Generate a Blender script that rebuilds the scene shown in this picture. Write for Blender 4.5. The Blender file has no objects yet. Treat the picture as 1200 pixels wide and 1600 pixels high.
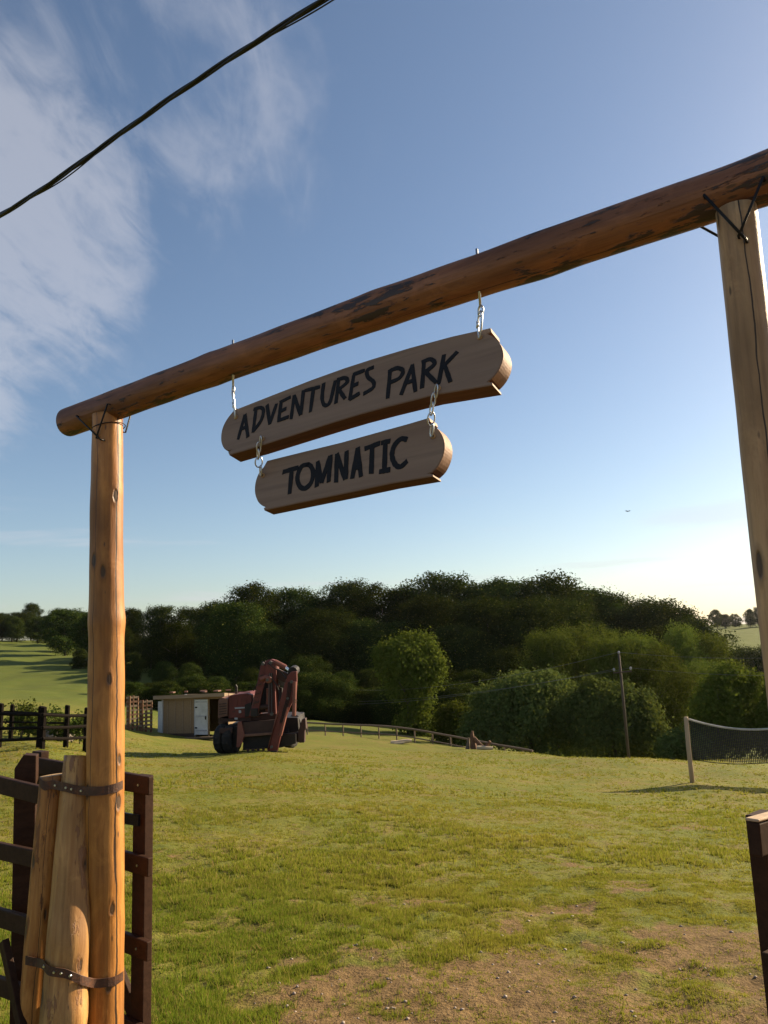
import bpy, bmesh, math, random
import numpy as np
from mathutils import Vector, Matrix, Quaternion

# ------------------------------------------------------------------ camera, sky, sun, exposure
scene = bpy.context.scene
COL = scene.collection
CAM_Z, FPX = 1.7, 1200.0
PITCH, ROLL = math.atan(200/1200), math.radians(2.3)
CAM = Vector((0, 0, CAM_Z))
_f = Vector((0, math.cos(PITCH), math.sin(PITCH))); _r = Vector((1, 0, 0)); _u = _r.cross(_f)
RGT = _r*math.cos(ROLL) - _u*math.sin(ROLL)
UPV = _u*math.cos(ROLL) + _r*math.sin(ROLL)
FWD = _f
cd = bpy.data.cameras.new('camera'); cam = bpy.data.objects.new('camera', cd); COL.objects.link(cam)
m = Matrix((RGT, UPV, -FWD)).transposed().to_4x4(); m.translation = CAM
cam.matrix_world = m
cd.sensor_fit = 'VERTICAL'; cd.sensor_height = 36; cd.lens = 27.0
cd.clip_start = 0.05; cd.clip_end = 6000
scene.camera = cam

SUN_AZ, SUN_EL = math.radians(60), math.radians(25)
SUNV = Vector((math.sin(SUN_AZ)*math.cos(SUN_EL), math.cos(SUN_AZ)*math.cos(SUN_EL), math.sin(SUN_EL)))
w = bpy.data.worlds.new('World'); scene.world = w; w.use_nodes = True
wt = w.node_tree; wt.nodes.clear()
def N(t, typ, **kw):
    n = t.nodes.new(typ)
    for k, v in kw.items():
        if k in ('inp',):
            for kk, vv in v.items(): n.inputs[kk].default_value = vv
        else: setattr(n, k, v)
    return n
def L(t, a, b): t.links.new(a, b)
def M_(t, op, a, b=None, c=None, clamp=False):
    n = t.nodes.new('ShaderNodeMath'); n.operation = op; n.use_clamp = clamp
    for i, v in enumerate((a, b, c)):
        if v is None: continue
        if isinstance(v, (int, float)): n.inputs[i].default_value = v
        else: t.links.new(v, n.inputs[i])
    return n.outputs[0]
def VM(t, op, a, b=None):
    n = t.nodes.new('ShaderNodeVectorMath'); n.operation = op
    for i, v in enumerate((a, b)):
        if v is None: continue
        if isinstance(v, (tuple, list, Vector)): n.inputs[i].default_value = tuple(v)
        else: t.links.new(v, n.inputs[i])
    return n
def RAMP(t, fac, stops, interp='LINEAR'):
    n = t.nodes.new('ShaderNodeValToRGB'); n.color_ramp.interpolation = interp
    el = n.color_ramp.elements
    while len(el) > len(stops): el.remove(el[-1])
    while len(el) < len(stops): el.new(0.5)
    for e, (p, c) in zip(el, stops):
        e.position = p; e.color = (c, c, c, 1) if isinstance(c, (int, float)) else (*c, 1)
    t.links.new(fac, n.inputs[0]); return n.outputs[0]
def MIX(t, fac, a, b, typ='MIX'):
    n = t.nodes.new('ShaderNodeMix'); n.data_type = 'RGBA'; n.blend_type = typ
    for i, v in ((0, fac), (6, a), (7, b)):
        if isinstance(v, (int, float)): n.inputs[i].default_value = v
        elif isinstance(v, (tuple, list)): n.inputs[i].default_value = (*v[:3], 1)
        else: t.links.new(v, n.inputs[i])
    return n.outputs[2]
def NOISE(t, vec, scale, detail=4, rough=0.55, dist=0.0):
    n = t.nodes.new('ShaderNodeTexNoise')
    n.inputs['Scale'].default_value = scale; n.inputs['Detail'].default_value = detail
    n.inputs['Roughness'].default_value = rough; n.inputs['Distortion'].default_value = dist
    if vec is not None: t.links.new(vec, n.inputs['Vector'])
    return n.outputs['Fac']
def MAPV(t, vec, scale=(1,1,1), loc=(0,0,0), rot=(0,0,0)):
    n = t.nodes.new('ShaderNodeMapping'); n.inputs['Scale'].default_value = scale
    n.inputs['Location'].default_value = loc; n.inputs['Rotation'].default_value = rot
    t.links.new(vec, n.inputs['Vector']); return n.outputs[0]

sky = N(wt, 'ShaderNodeTexSky', sky_type='NISHITA', sun_disc=False)
sky.sun_elevation = SUN_EL; sky.sun_rotation = SUN_AZ; sky.altitude = 300
sky.air_density = 1.0; sky.dust_density = 0.95; sky.ozone_density = 1.5
def pdir(px, py): return (FWD + RGT*((px-600)/FPX) + UPV*((800-py)/FPX))
tc = N(wt, 'ShaderNodeTexCoord'); D = tc.outputs['Generated']
sep = N(wt, 'ShaderNodeSeparateXYZ'); L(wt, D, sep.inputs[0])
zz = M_(wt, 'ADD', M_(wt, 'MAXIMUM', sep.outputs[2], 0.0), 0.16)
cx, cy = M_(wt, 'DIVIDE', sep.outputs[0], zz), M_(wt, 'DIVIDE', sep.outputs[1], zz)
cmb = N(wt, 'ShaderNodeCombineXYZ'); L(wt, cx, cmb.inputs[0]); L(wt, cy, cmb.inputs[1])
pl = cmb.outputs[0]
big = NOISE(wt, MAPV(wt, pl, (0.9, 0.9, 1), (4.2, 1.3, 0)), 1.0, 3, 0.5)
wsp = NOISE(wt, MAPV(wt, pl, (2.2, 1.1, 1), (1.7, 0.4, 0), (0, 0, 0.6)), 1.9, 8, 0.6, 0.45)
fine = NOISE(wt, MAPV(wt, pl, (4.2, 1.6, 1), (0.2, 3.1, 0), (0, 0, 0.5)), 3.2, 7, 0.62, 0.6)
def lobe(px, py, rad):                       # where a bank of thin cloud stands in the sky
    d = pdir(px, py).normalized()
    dp = VM(wt, 'DOT_PRODUCT', D, d).outputs['Value']
    n = N(wt, 'ShaderNodeMapRange', interpolation_type='SMOOTHSTEP')
    n.inputs['From Min'].default_value = math.cos(math.radians(rad)); n.inputs['From Max'].default_value = math.cos(math.radians(rad*0.12))
    L(wt, dp, n.inputs['Value']); return n.outputs[0]
def lobed(v, rad):
    dp = VM(wt, 'DOT_PRODUCT', D, Vector(v).normalized()).outputs['Value']
    n = N(wt, 'ShaderNodeMapRange', interpolation_type='SMOOTHSTEP')
    n.inputs['From Min'].default_value = math.cos(math.radians(rad)); n.inputs['From Max'].default_value = math.cos(math.radians(rad*0.12))
    L(wt, dp, n.inputs['Value']); return n.outputs[0]
msk = M_(wt, 'MAXIMUM', M_(wt, 'MULTIPLY', lobe(-60, 340, 17), 0.84), M_(wt, 'MULTIPLY', lobe(270, 110, 17), 0.50))
msk = M_(wt, 'MAXIMUM', msk, M_(wt, 'MULTIPLY', lobe(-330, 420, 20), 1.0))
msk = M_(wt, 'MAXIMUM', msk, M_(wt, 'MULTIPLY', lobe(240, -160, 12), 0.45))
msk = M_(wt, 'MAXIMUM', msk, M_(wt, 'MULTIPLY', lobed((-0.5, -1, 0.8), 50), 0.8))
cl = M_(wt, 'ADD', M_(wt, 'MULTIPLY', wsp, 0.7), M_(wt, 'MULTIPLY', fine, 0.5))
cl = M_(wt, 'ADD', cl, M_(wt, 'MULTIPLY', msk, 0.46))
cl = RAMP(wt, cl, [(0.70, 0.0), (1.28, 0.44)], 'EASE')
cl = M_(wt, 'MULTIPLY', cl, RAMP(wt, msk, [(0.0, 0.0), (0.75, 1.0)], 'EASE'))
# thin veil low over the horizon
ban = NOISE(wt, MAPV(wt, D, (1.6, 1.6, 22), (0.5, 2.0, 0)), 1.6, 6, 0.55, 0.3)
hz = RAMP(wt, sep.outputs[2], [(0.0, 1.0), (0.13, 0.6), (0.20, 0.0)])
ban = M_(wt, 'MULTIPLY', RAMP(wt, ban, [(0.50, 0.0), (0.66, 0.55)], 'EASE'), hz)
cl = M_(wt, 'MAXIMUM', cl, ban)
skyc = MIX(wt, cl, sky.outputs[0], (5.3, 5.3, 5.7))
bg = N(wt, 'ShaderNodeBackground'); bg.inputs['Strength'].default_value = 0.058
L(wt, skyc, bg.inputs['Color'])
wo = N(wt, 'ShaderNodeOutputWorld'); L(wt, bg.outputs[0], wo.inputs['Surface'])

sl = bpy.data.lights.new('sun', 'SUN'); sl.energy = 5.0; sl.angle = math.radians(0.55); sl.color = (1.0, 0.80, 0.54)
so = bpy.data.objects.new('sun', sl); COL.objects.link(so)
so.rotation_euler = (-SUNV).to_track_quat('-Z', 'Y').to_euler(); so.location = (60, 60, 60)

vs = scene.view_settings
vs.view_transform = 'Standard'; vs.look = 'None'; vs.exposure = 1.22; vs.gamma = 1.0; vs.use_curve_mapping = False
scene.render.resolution_x, scene.render.resolution_y = 768, 1024
scene.render.engine = 'CYCLES'

# ------------------------------------------------------------------ helpers
def at(px, py, Y):                            # the point at world distance Y seen at a place in the photograph
    d = pdir(px, py); return CAM + d*(Y/d.y)
def on_plane(px, py, p0, n):
    d = pdir(px, py); return CAM + d*((Vector(p0)-CAM).dot(n)/d.dot(n))
def tag(o, label=None, cat=None, group=None, kind=None):
    if label: o['label'] = label
    if cat: o['category'] = cat
    if group: o['group'] = group
    if kind: o['kind'] = kind
    return o
def empty(name, loc, rz=0.0):
    o = bpy.data.objects.new(name, None); COL.objects.link(o); o.location = loc; o.rotation_euler = (0, 0, rz)
    o.empty_display_size = 0.1; return o
def link(name, me, parent=None):
    o = bpy.data.objects.new(name, me); COL.objects.link(o)
    if parent is not None: o.parent = parent
    return o
def np_mesh(name, V, F, smooth=False):
    V = np.asarray(V, dtype=np.float32); F = np.asarray(F, dtype=np.int32); k = F.shape[1]
    me = bpy.data.meshes.new(name); me.vertices.add(len(V)); me.vertices.foreach_set('co', V.ravel())
    me.loops.add(F.size); me.loops.foreach_set('vertex_index', F.ravel())
    me.polygons.add(len(F)); me.polygons.foreach_set('loop_start', np.arange(0, F.size, k, dtype=np.int32))
    if smooth: me.polygons.foreach_set('use_smooth', np.ones(len(F), dtype=bool))
    me.update(calc_edges=True); me.validate(); return me
class MB:
    def __init__(s): s.v = []; s.f = []
    def add(s, vs, fs):
        b = len(s.v); s.v += [Vector(v) for v in vs]; s.f += [tuple(i+b for i in f) for f in fs]; return s
    def box(s, c, d, rot=None):
        x, y, z = d[0]/2, d[1]/2, d[2]/2; c = Vector(c)
        vs = [Vector(p) for p in ((-x,-y,-z),(x,-y,-z),(x,y,-z),(-x,y,-z),(-x,-y,z),(x,-y,z),(x,y,z),(-x,y,z))]
        if rot is not None: vs = [rot @ v for v in vs]
        return s.add([c+v for v in vs], [(0,3,2,1),(4,5,6,7),(0,1,5,4),(1,2,6,5),(2,3,7,6),(3,0,4,7)])
    def bar(s, a, b, wd, th, side=(0,0,1)):      # rectangular bar a->b, th along side
        a, b = Vector(a), Vector(b); d = (b-a); ln = d.length; d.normalize()
        sd = Vector(side); sd = (sd - d*sd.dot(d))
        if sd.length < 1e-5: sd = Vector((1,0,0)) - d*d.x
        sd.normalize(); o = d.cross(sd)
        R = Matrix((d, o, sd)).transposed()
        return s.box((a+b)/2, (ln, wd, th), R)
    def tube(s, pts, r, n=8, caps=True, closed=False):
        pts = [Vector(p) for p in pts]; m_ = len(pts); rr = r if isinstance(r, (list, tuple)) else [r]*m_
        vs = []; fs = []; prev = None
        for i, p in enumerate(pts):
            if closed: t = pts[(i+1) % m_] - pts[i-1]
            else: t = pts[min(i+1, m_-1)] - pts[max(i-1, 0)]
            t.normalize()
            if prev is None: u = t.orthogonal().normalized()
            else: u = (prev - t*prev.dot(t)); u = u.normalized() if u.length > 1e-6 else t.orthogonal().normalized()
            prev = u; v = t.cross(u)
            for k in range(n):
                a = 2*math.pi*k/n; vs.append(p + (u*math.cos(a) + v*math.sin(a))*rr[i])
        for i in range(m_ if closed else m_-1):
            j = (i+1) % m_
            for k in range(n): fs.append((i*n+k, i*n+(k+1) % n, j*n+(k+1) % n, j*n+k))
        if caps and not closed:
            fs.append(tuple(range(n-1, -1, -1))); fs.append(tuple((m_-1)*n+k for k in range(n)))
        return s.add(vs, fs)
    def prism(s, poly, ext):                     # planar polygon (3-D points) extruded along ext
        poly = [Vector(p) for p in poly]; n = len(poly); e = Vector(ext)
        fs = [tuple(range(n)), tuple(range(2*n-1, n-1, -1))]
        for i in range(n): fs.append((i, n+i, n+(i+1) % n, (i+1) % n))
        return s.add(poly+[p+e for p in poly], fs)
    def build(s, name, mat, parent=None, origin=None, smooth=False, bevel=0.0):
        org = Vector(origin) if origin is not None else (Vector(parent.location) if parent is not None else Vector((0,0,0)))
        me = bpy.data.meshes.new(name); me.from_pydata([tuple(v-org) for v in s.v], [], s.f)
        bm = bmesh.new(); bm.from_mesh(me); bmesh.ops.recalc_face_normals(bm, faces=bm.faces); bm.to_mesh(me); bm.free()
        if smooth: me.polygons.foreach_set('use_smooth', [True]*len(me.polygons))
        me.materials.append(mat); o = link(name, me, parent)
        if parent is None: o.location = org
        if bevel:
            md = o.modifiers.new('bevel', 'BEVEL'); md.width = bevel; md.segments = 2; md.limit_method = 'ANGLE'
        return o
rng = np.random.default_rng(7)
def hash2(ix, iy, seed):
    h = (ix.astype(np.int64)*374761393 + iy.astype(np.int64)*668265263 + seed*1442695041) & 0x7fffffff
    h = ((h ^ (h >> 13))*1274126177) & 0x7fffffff
    return ((h ^ (h >> 16)) & 0xffff)/65535.0
def vnoise(x, y, seed=0):
    ix, iy = np.floor(x), np.floor(y); fx, fy = x-ix, y-iy
    fx = fx*fx*(3-2*fx); fy = fy*fy*(3-2*fy); ix = ix.astype(np.int64); iy = iy.astype(np.int64)
    a = hash2(ix, iy, seed); b = hash2(ix+1, iy, seed); c = hash2(ix, iy+1, seed); d = hash2(ix+1, iy+1, seed)
    return (a*(1-fx)+b*fx)*(1-fy) + (c*(1-fx)+d*fx)*fy
def fbm(x, y, seed=0, o=4):
    s = 0; a = 0.5
    for i in range(o): s = s + a*vnoise(x*2**i, y*2**i, seed+i*17); a *= 0.5
    return s/(1-0.5**o)
def sstep(a, b, x):
    t = np.clip((x-a)/(b-a), 0, 1); return t*t*(3-2*t)

# ------------------------------------------------------------------ materials
MATS = {}
def newmat(name):
    mt = bpy.data.materials.new(name); mt.use_nodes = True; t = mt.node_tree; t.nodes.clear()
    out = t.nodes.new('ShaderNodeOutputMaterial'); MATS[name] = mt; return mt, t, out
def principled(t, out, col, rough=0.6, metal=0.0, bump=None, bstr=0.3, bdist=0.01, spec=0.4):
    p = t.nodes.new('ShaderNodeBsdfPrincipled'); p.inputs['Metallic'].default_value = metal
    p.inputs['Specular IOR Level'].default_value = spec
    if isinstance(col, (tuple, list)): p.inputs['Base Color'].default_value = (*col[:3], 1)
    else: t.links.new(col, p.inputs['Base Color'])
    if isinstance(rough, (int, float)): p.inputs['Roughness'].default_value = rough
    else: t.links.new(rough, p.inputs['Roughness'])
    if bump is not None:
        b = t.nodes.new('ShaderNodeBump'); b.inputs['Strength'].default_value = bstr; b.inputs['Distance'].default_value = bdist
        t.links.new(bump, b.inputs['Height']); t.links.new(b.outputs[0], p.inputs['Normal'])
    t.links.new(p.outputs[0], out.inputs['Surface']); return p
def ocoord(t, seed=True):
    tcn = t.nodes.new('ShaderNodeTexCoord'); v = tcn.outputs['Object']
    if seed:
        oi = t.nodes.new('ShaderNodeObjectInfo')
        c = t.nodes.new('ShaderNodeCombineXYZ'); r = M_(t, 'MULTIPLY', oi.outputs['Random'], 37.0)
        t.links.new(r, c.inputs[2]); v2 = VM(t, 'ADD', v, c.outputs[0]).outputs[0]; return v, v2
    return v, v
def log_mat(name, lo, hi, knot=(0.05,0.028,0.014), bark=0.0, crack=None, rough=0.42, knots=0.55, barkcol=(0.030,0.022,0.020), top=None):
    mt, t, out = newmat(name); v, vs_ = ocoord(t)
    st = NOISE(t, MAPV(t, vs_, (26, 26, 1.1)), 1.0, 6, 0.6, 0.25)
    bl = NOISE(t, MAPV(t, vs_, (5, 5, 1.6)), 1.0, 4, 0.6)
    col = MIX(t, RAMP(t, st, [(0.38, 0.0), (0.62, 1.0)]), lo, hi)
    fs_ = NOISE(t, MAPV(t, vs_, (85, 85, 3.2)), 1.0, 5, 0.65, 0.2)
    col = MIX(t, RAMP(t, fs_, [(0.50, 0.0), (0.70, 0.55)]), col, tuple(c*0.5 for c in lo))
    mo = NOISE(t, MAPV(t, vs_, (11, 11, 5.0), (5, 2, 1)), 1.0, 6, 0.7, 0.8)
    col = MIX(t, RAMP(t, mo, [(0.50, 0.0), (0.66, 0.5)]), col, tuple(min(1, c*1.35) for c in hi))
    dk = tuple(c*0.48 for c in lo)
    col = MIX(t, RAMP(t, bl, [(0.48, 0.0), (0.70, 0.75)]), col, dk)
    # knots, laid out over the surface (angle, height)
    spk = t.nodes.new('ShaderNodeSeparateXYZ'); t.links.new(v, spk.inputs[0]); oik = t.nodes.new('ShaderNodeObjectInfo')
    angk = M_(t, 'ARCTAN2', spk.outputs[1], spk.outputs[0]); cbk = t.nodes.new('ShaderNodeCombineXYZ')
    wob = NOISE(t, MAPV(t, vs_, (30, 30, 18)), 1.0, 3, 0.6); wo2 = NOISE(t, MAPV(t, vs_, (30, 30, 18), (7, 7, 7)), 1.0, 3, 0.6)
    t.links.new(M_(t, 'ADD', M_(t, 'MULTIPLY', angk, 0.62), M_(t, 'MULTIPLY', wob, 0.10)), cbk.inputs[0])
    t.links.new(M_(t, 'ADD', M_(t, 'MULTIPLY', spk.outputs[2], 3.3), M_(t, 'ADD', M_(t, 'MULTIPLY', oik.outputs['Random'], 50.0), M_(t, 'MULTIPLY', wo2, 0.10))), cbk.inputs[1])
    vo = t.nodes.new('ShaderNodeTexVoronoi'); vo.voronoi_dimensions = '2D'; vo.inputs['Scale'].default_value = 1.0; t.links.new(cbk.outputs[0], vo.inputs['Vector'])
    sepc = t.nodes.new('ShaderNodeSeparateColor'); t.links.new(vo.outputs['Color'], sepc.inputs[0])
    kd = M_(t, 'SUBTRACT', vo.outputs['Distance'], M_(t, 'MULTIPLY', sepc.outputs[1], 0.05))
    on = M_(t, 'LESS_THAN', sepc.outputs[0], min(1.0, knots*1.9))
    ks = M_(t, 'MULTIPLY', RAMP(t, kd, [(0.035, 1.0), (0.075, 0.0)]), on)
    halo = M_(t, 'MULTIPLY', RAMP(t, kd, [(0.07, 1.0), (0.17, 0.0)], 'EASE'), on)
    col = MIX(t, M_(t, 'MULTIPLY', halo, 0.55), col, tuple(c*0.5 for c in lo))
    col = MIX(t, M_(t, 'MULTIPLY', ks, 0.92), col, knot)
    # small worm holes and dark flecks
    v2 = t.nodes.new('ShaderNodeTexVoronoi'); v2.inputs['Scale'].default_value = 1.0
    t.links.new(MAPV(t, vs_, (44, 44, 13)), v2.inputs['Vector'])
    sp2 = t.nodes.new('ShaderNodeSeparateColor'); t.links.new(v2.outputs['Color'], sp2.inputs[0])
    fl = M_(t, 'MULTIPLY', RAMP(t, M_(t, 'ADD', v2.outputs['Distance'], M_(t, 'MULTIPLY', sp2.outputs[2], 0.14)), [(0.15, 1.0), (0.24, 0.0)]), M_(t, 'LESS_THAN', sp2.outputs[1], 0.26))
    col = MIX(t, M_(t, 'MULTIPLY', fl, 0.75), col, knot)
    h = M_(t, 'ADD', M_(t, 'ADD', M_(t, 'MULTIPLY', halo, 0.22), M_(t, 'SUBTRACT', M_(t, 'MULTIPLY', st, 0.6), M_(t, 'MULTIPLY', ks, 0.5))), M_(t, 'ADD', M_(t, 'MULTIPLY', fs_, 0.3), M_(t, 'MULTIPLY', mo, 0.5)))
    if bark > 0:
        bn = NOISE(t, MAPV(t, vs_, (38, 38, 8.0), (3, 1, 0)), 1.0, 6, 0.66, 0.3)
        gate = NOISE(t, MAPV(t, vs_, (9, 9, 2.2), (9, 4, 2)), 1.0, 3, 0.5)
        bm_ = M_(t, 'ADD', bn, M_(t, 'MULTIPLY', M_(t, 'SUBTRACT', gate, 0.5), 0.75))
        bk = RAMP(t, bm_, [(0.66-bark*0.16, 0.0), (0.70-bark*0.16, 1.0)])
        col = MIX(t, M_(t, 'MULTIPLY', bk, 0.93), col, barkcol); h = M_(t, 'ADD', h, M_(t, 'MULTIPLY', bk, 0.6))
    if crack is not None:
        sp = t.nodes.new('ShaderNodeSeparateXYZ'); t.links.new(v, sp.inputs[0])
        ang = M_(t, 'ARCTAN2', sp.outputs[1], sp.outputs[0])
        cz = t.nodes.new('ShaderNodeCombineXYZ'); t.links.new(sp.outputs[2], cz.inputs[2])
        wv = NOISE(t, cz.outputs[0], 1.3, 5, 0.6)
        for (a0, wd, amp) in crack:
            dlt = M_(t, 'ABSOLUTE', M_(t, 'SUBTRACT', ang, M_(t, 'ADD', M_(t, 'MULTIPLY', M_(t, 'SUBTRACT', wv, 0.5), amp), a0)))
            wn = M_(t, 'MULTIPLY', NOISE(t, MAPV(t, cz.outputs[0], (1,1,1), (0,0,a0*5)), 2.1, 3, 0.6), wd*2)
            ck = M_(t, 'LESS_THAN', dlt, M_(t, 'SUBTRACT', wn, wd*0.35))
            col = MIX(t, M_(t, 'MULTIPLY', ck, 0.92), col, (0.012, 0.008, 0.006)); h = M_(t, 'SUBTRACT', h, M_(t, 'MULTIPLY', ck, 1.2))
    rg = RAMP(t, bl, [(0.3, rough), (0.8, rough+0.22)])
    principled(t, out, col, rg, bump=h, bstr=0.6, bdist=0.008, spec=0.40); return mt
def endgrain_mat(name, col):
    mt, t, out = newmat(name); v, vs_ = ocoord(t, False)
    sp = t.nodes.new('ShaderNodeSeparateXYZ'); t.links.new(v, sp.inputs[0])
    rr = M_(t, 'SQRT', M_(t, 'ADD', M_(t, 'MULTIPLY', sp.outputs[0], sp.outputs[0]), M_(t, 'MULTIPLY', sp.outputs[1], sp.outputs[1])))
    rr = M_(t, 'ADD', rr, M_(t, 'MULTIPLY', NOISE(t, v, 18, 3), 0.02))
    wv = M_(t, 'SINE', M_(t, 'MULTIPLY', rr, 700))
    c = MIX(t, RAMP(t, wv, [(0.2, 0.0), (0.9, 1.0)]), tuple(x*0.72 for x in col), col)
    c = MIX(t, RAMP(t, NOISE(t, v, 30, 4), [(0.55, 0.0), (0.75, 0.6)]), c, tuple(x*0.4 for x in col))
    principled(t, out, c, 0.8); return mt
def plank_mat(name, lo, hi, axis=0, rough=0.65, scale=1.0, wear=0.0, wearcol=(0.4,0.3,0.2), bstr=0.35, spec=0.3):
    mt, t, out = newmat(name); v, vs_ = ocoord(t)
    s = [30*scale]*3; s[axis] = 1.4*scale
    g = NOISE(t, MAPV(t, vs_, tuple(s)), 1.0, 7, 0.62, 0.4)
    s2 = [90*scale]*3; s2[axis] = 3.5*scale
    g2 = NOISE(t, MAPV(t, vs_, tuple(s2)), 1.0, 4, 0.6)
    c = MIX(t, RAMP(t, g, [(0.3, 0.0), (0.7, 1.0)]), lo, hi)
    c = MIX(t, RAMP(t, g2, [(0.5, 0.0), (0.75, 0.5)]), c, tuple(x*0.6 for x in lo))
    if wear:
        wn = NOISE(t, MAPV(t, vs_, (6,6,6)), 1.0, 5, 0.65)
        c = MIX(t, RAMP(t, wn, [(0.72-wear*0.2, 0.0), (0.80-wear*0.2, 0.8)]), c, wearcol)
    principled(t, out, c, rough, bump=M_(t, 'ADD', g, M_(t, 'MULTIPLY', g2, 0.5)), bstr=bstr, bdist=0.004, spec=spec); return mt
def paint_mat(name, col, rust=0.3, rustcol=(0.10,0.045,0.025), rough=0.6, metal=0.0, sc=3.0):
    mt, t, out = newmat(name); v, vs_ = ocoord(t)
    n1 = NOISE(t, vs_, sc, 7, 0.65, 0.3); n2 = NOISE(t, vs_, sc*6, 4, 0.6)
    c = MIX(t, RAMP(t, n1, [(0.35, 0.0), (0.7, 1.0)]), tuple(x*0.75 for x in col), tuple(min(1, x*1.2) for x in col))
    c = MIX(t, RAMP(t, M_(t, 'ADD', M_(t, 'MULTIPLY', n1, 0.6), M_(t, 'MULTIPLY', n2, 0.4)), [(0.66-rust*0.3, 0.0), (0.74-rust*0.3, 0.9)]), c, rustcol)
    principled(t, out, c, rough, metal, bump=n2, bstr=0.2, bdist=0.01); return mt
def metal_mat(name, col, rough=0.3):
    mt, t, out = newmat(name); v, vs_ = ocoord(t)
    n1 = NOISE(t, vs_, 40, 4, 0.6)
    c = MIX(t, n1, tuple(x*0.8 for x in col), col)
    principled(t, out, c, RAMP(t, n1, [(0.3, rough), (0.8, rough+0.2)]), 1.0, bump=n1, bstr=0.1, bdist=0.002); return mt
def leaf_mat(name, lo, hi, transl=0.3, yel=(0.16, 0.15, 0.025)):
    mt, t, out = newmat(name)
    geo = t.nodes.new('ShaderNodeNewGeometry'); oi = t.nodes.new('ShaderNodeObjectInfo')
    tcn = t.nodes.new('ShaderNodeTexCoord')
    nz = NOISE(t, tcn.outputs['Object'], 0.5, 3, 0.6)
    f = M_(t, 'ADD', M_(t, 'MULTIPLY', geo.outputs['Random Per Island'], 0.55), M_(t, 'MULTIPLY', nz, 0.45))
    c = MIX(t, f, lo, hi)
    c = MIX(t, M_(t, 'MULTIPLY', M_(t, 'GREATER_THAN', geo.outputs['Random Per Island'], 0.93), 0.5), c, yel)
    hs = t.nodes.new('ShaderNodeHueSaturation'); t.links.new(c, hs.inputs['Color'])
    t.links.new(M_(t, 'ADD', M_(t, 'MULTIPLY', oi.outputs['Random'], 0.95), 0.55), hs.inputs['Value'])
    t.links.new(M_(t, 'ADD', M_(t, 'MULTIPLY', oi.outputs['Random'], 0.03), 0.485), hs.inputs['Hue'])
    d = t.nodes.new('ShaderNodeBsdfDiffuse'); t.links.new(hs.outputs[0], d.inputs[0])
    tr = t.nodes.new('ShaderNodeBsdfTranslucent'); t.links.new(MIX(t, 0.5, hs.outputs[0], (0.10, 0.12, 0.012)), tr.inputs[0])
    mx = t.nodes.new('ShaderNodeMixShader'); mx.inputs[0].default_value = transl
    t.links.new(d.outputs[0], mx.inputs[1]); t.links.new(tr.outputs[0], mx.inputs[2])
    t.links.new(mx.outputs[0], out.inputs['Surface']); return mt

POST = log_mat('peeled_post', (0.285, 0.108, 0.021), (0.42, 0.190, 0.043), crack=[(-0.62, 0.075, 1.0), (-2.0, 0.03, 0.8)], rough=0.40, knots=0.42)
POST2 = log_mat('peeled_post_pale', (0.32, 0.185, 0.085), (0.43, 0.270, 0.130), crack=[(-1.9, 0.05, 0.9), (-1.0, 0.03, 0.7)], rough=0.45, knots=0.30)
BEAM = log_mat('peeled_beam', (0.150, 0.054, 0.021), (0.245, 0.100, 0.040), bark=0.60, crack=[(-1.62, 0.03, 0.35)], rough=0.45, knots=0.15)
STAKE = log_mat('rough_stake', (0.29, 0.105, 0.022), (0.41, 0.185, 0.048), bark=0.42, barkcol=(0.16, 0.06, 0.02), crack=[(-1.2, 0.03, 1.2)], rough=0.42, knots=0.35)
STAKE2 = log_mat('pale_stake', (0.33, 0.155, 0.042), (0.45, 0.245, 0.078), bark=0.2, barkcol=(0.22, 0.10, 0.04), rough=0.45, knots=0.40)
ENDG = endgrain_mat('end_grain', (0.55, 0.34, 0.16))
SIGN = plank_mat('sign_plank', (0.195, 0.128, 0.090), (0.255, 0.175, 0.125), axis=0, rough=0.6, scale=0.55, bstr=0.2)
SIGNEDGE = plank_mat('sign_plank_edge', (0.20, 0.105, 0.062), (0.33, 0.20, 0.12), axis=0, rough=0.65, scale=0.8, bstr=0.5)
SIGNDARK = plank_mat('sign_plank_rough_edge', (0.070, 0.030, 0.019), (0.125, 0.058, 0.036), axis=0, rough=0.85, scale=0.8, bstr=0.8)  # darker tone for the boards' long top and bottom edges
DARKWOOD = plank_mat('stained_plank', (0.026, 0.012, 0.007), (0.048, 0.023, 0.013), axis=0, rough=0.62, wear=0.18, wearcol=(0.07, 0.036, 0.02), spec=0.12)
BLACKWOOD = plank_mat('weathered_dark_timber', (0.006, 0.0045, 0.0035), (0.013, 0.010, 0.008), axis=2, rough=0.9, spec=0.05)
GREYWOOD = plank_mat('weathered_rail', (0.12, 0.085, 0.058), (0.20, 0.15, 0.105), axis=0, rough=0.8)
PALLET = plank_mat('pallet_wood', (0.10, 0.05, 0.027), (0.17, 0.09, 0.05), axis=2, rough=0.8)
PALELOG = plank_mat('fresh_cut_log', (0.42, 0.32, 0.20), (0.55, 0.45, 0.31), axis=0, rough=0.7)
STRAP = paint_mat('rusty_strap', (0.075, 0.040, 0.028), 0.5, (0.12, 0.05, 0.025), 0.55, 0.3, 20)
IRON = paint_mat('black_iron', (0.018, 0.017, 0.018), 0.15, (0.06, 0.03, 0.02), 0.5, 0.6, 20)
ZINC = metal_mat('zinc_steel', (0.62, 0.64, 0.66), 0.28)
STEEL = metal_mat('chrome_steel', (0.80, 0.82, 0.85), 0.15)
LETTER = paint_mat('navy_brush_paint', (0.0045, 0.0055, 0.010), 0.0, (0.02,0.02,0.03), 0.85, 0.0, 30)
CABLE = paint_mat('black_cable', (0.010, 0.010, 0.013), 0.0, (0.02,0.02,0.02), 0.5, 0.0, 20)
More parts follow.
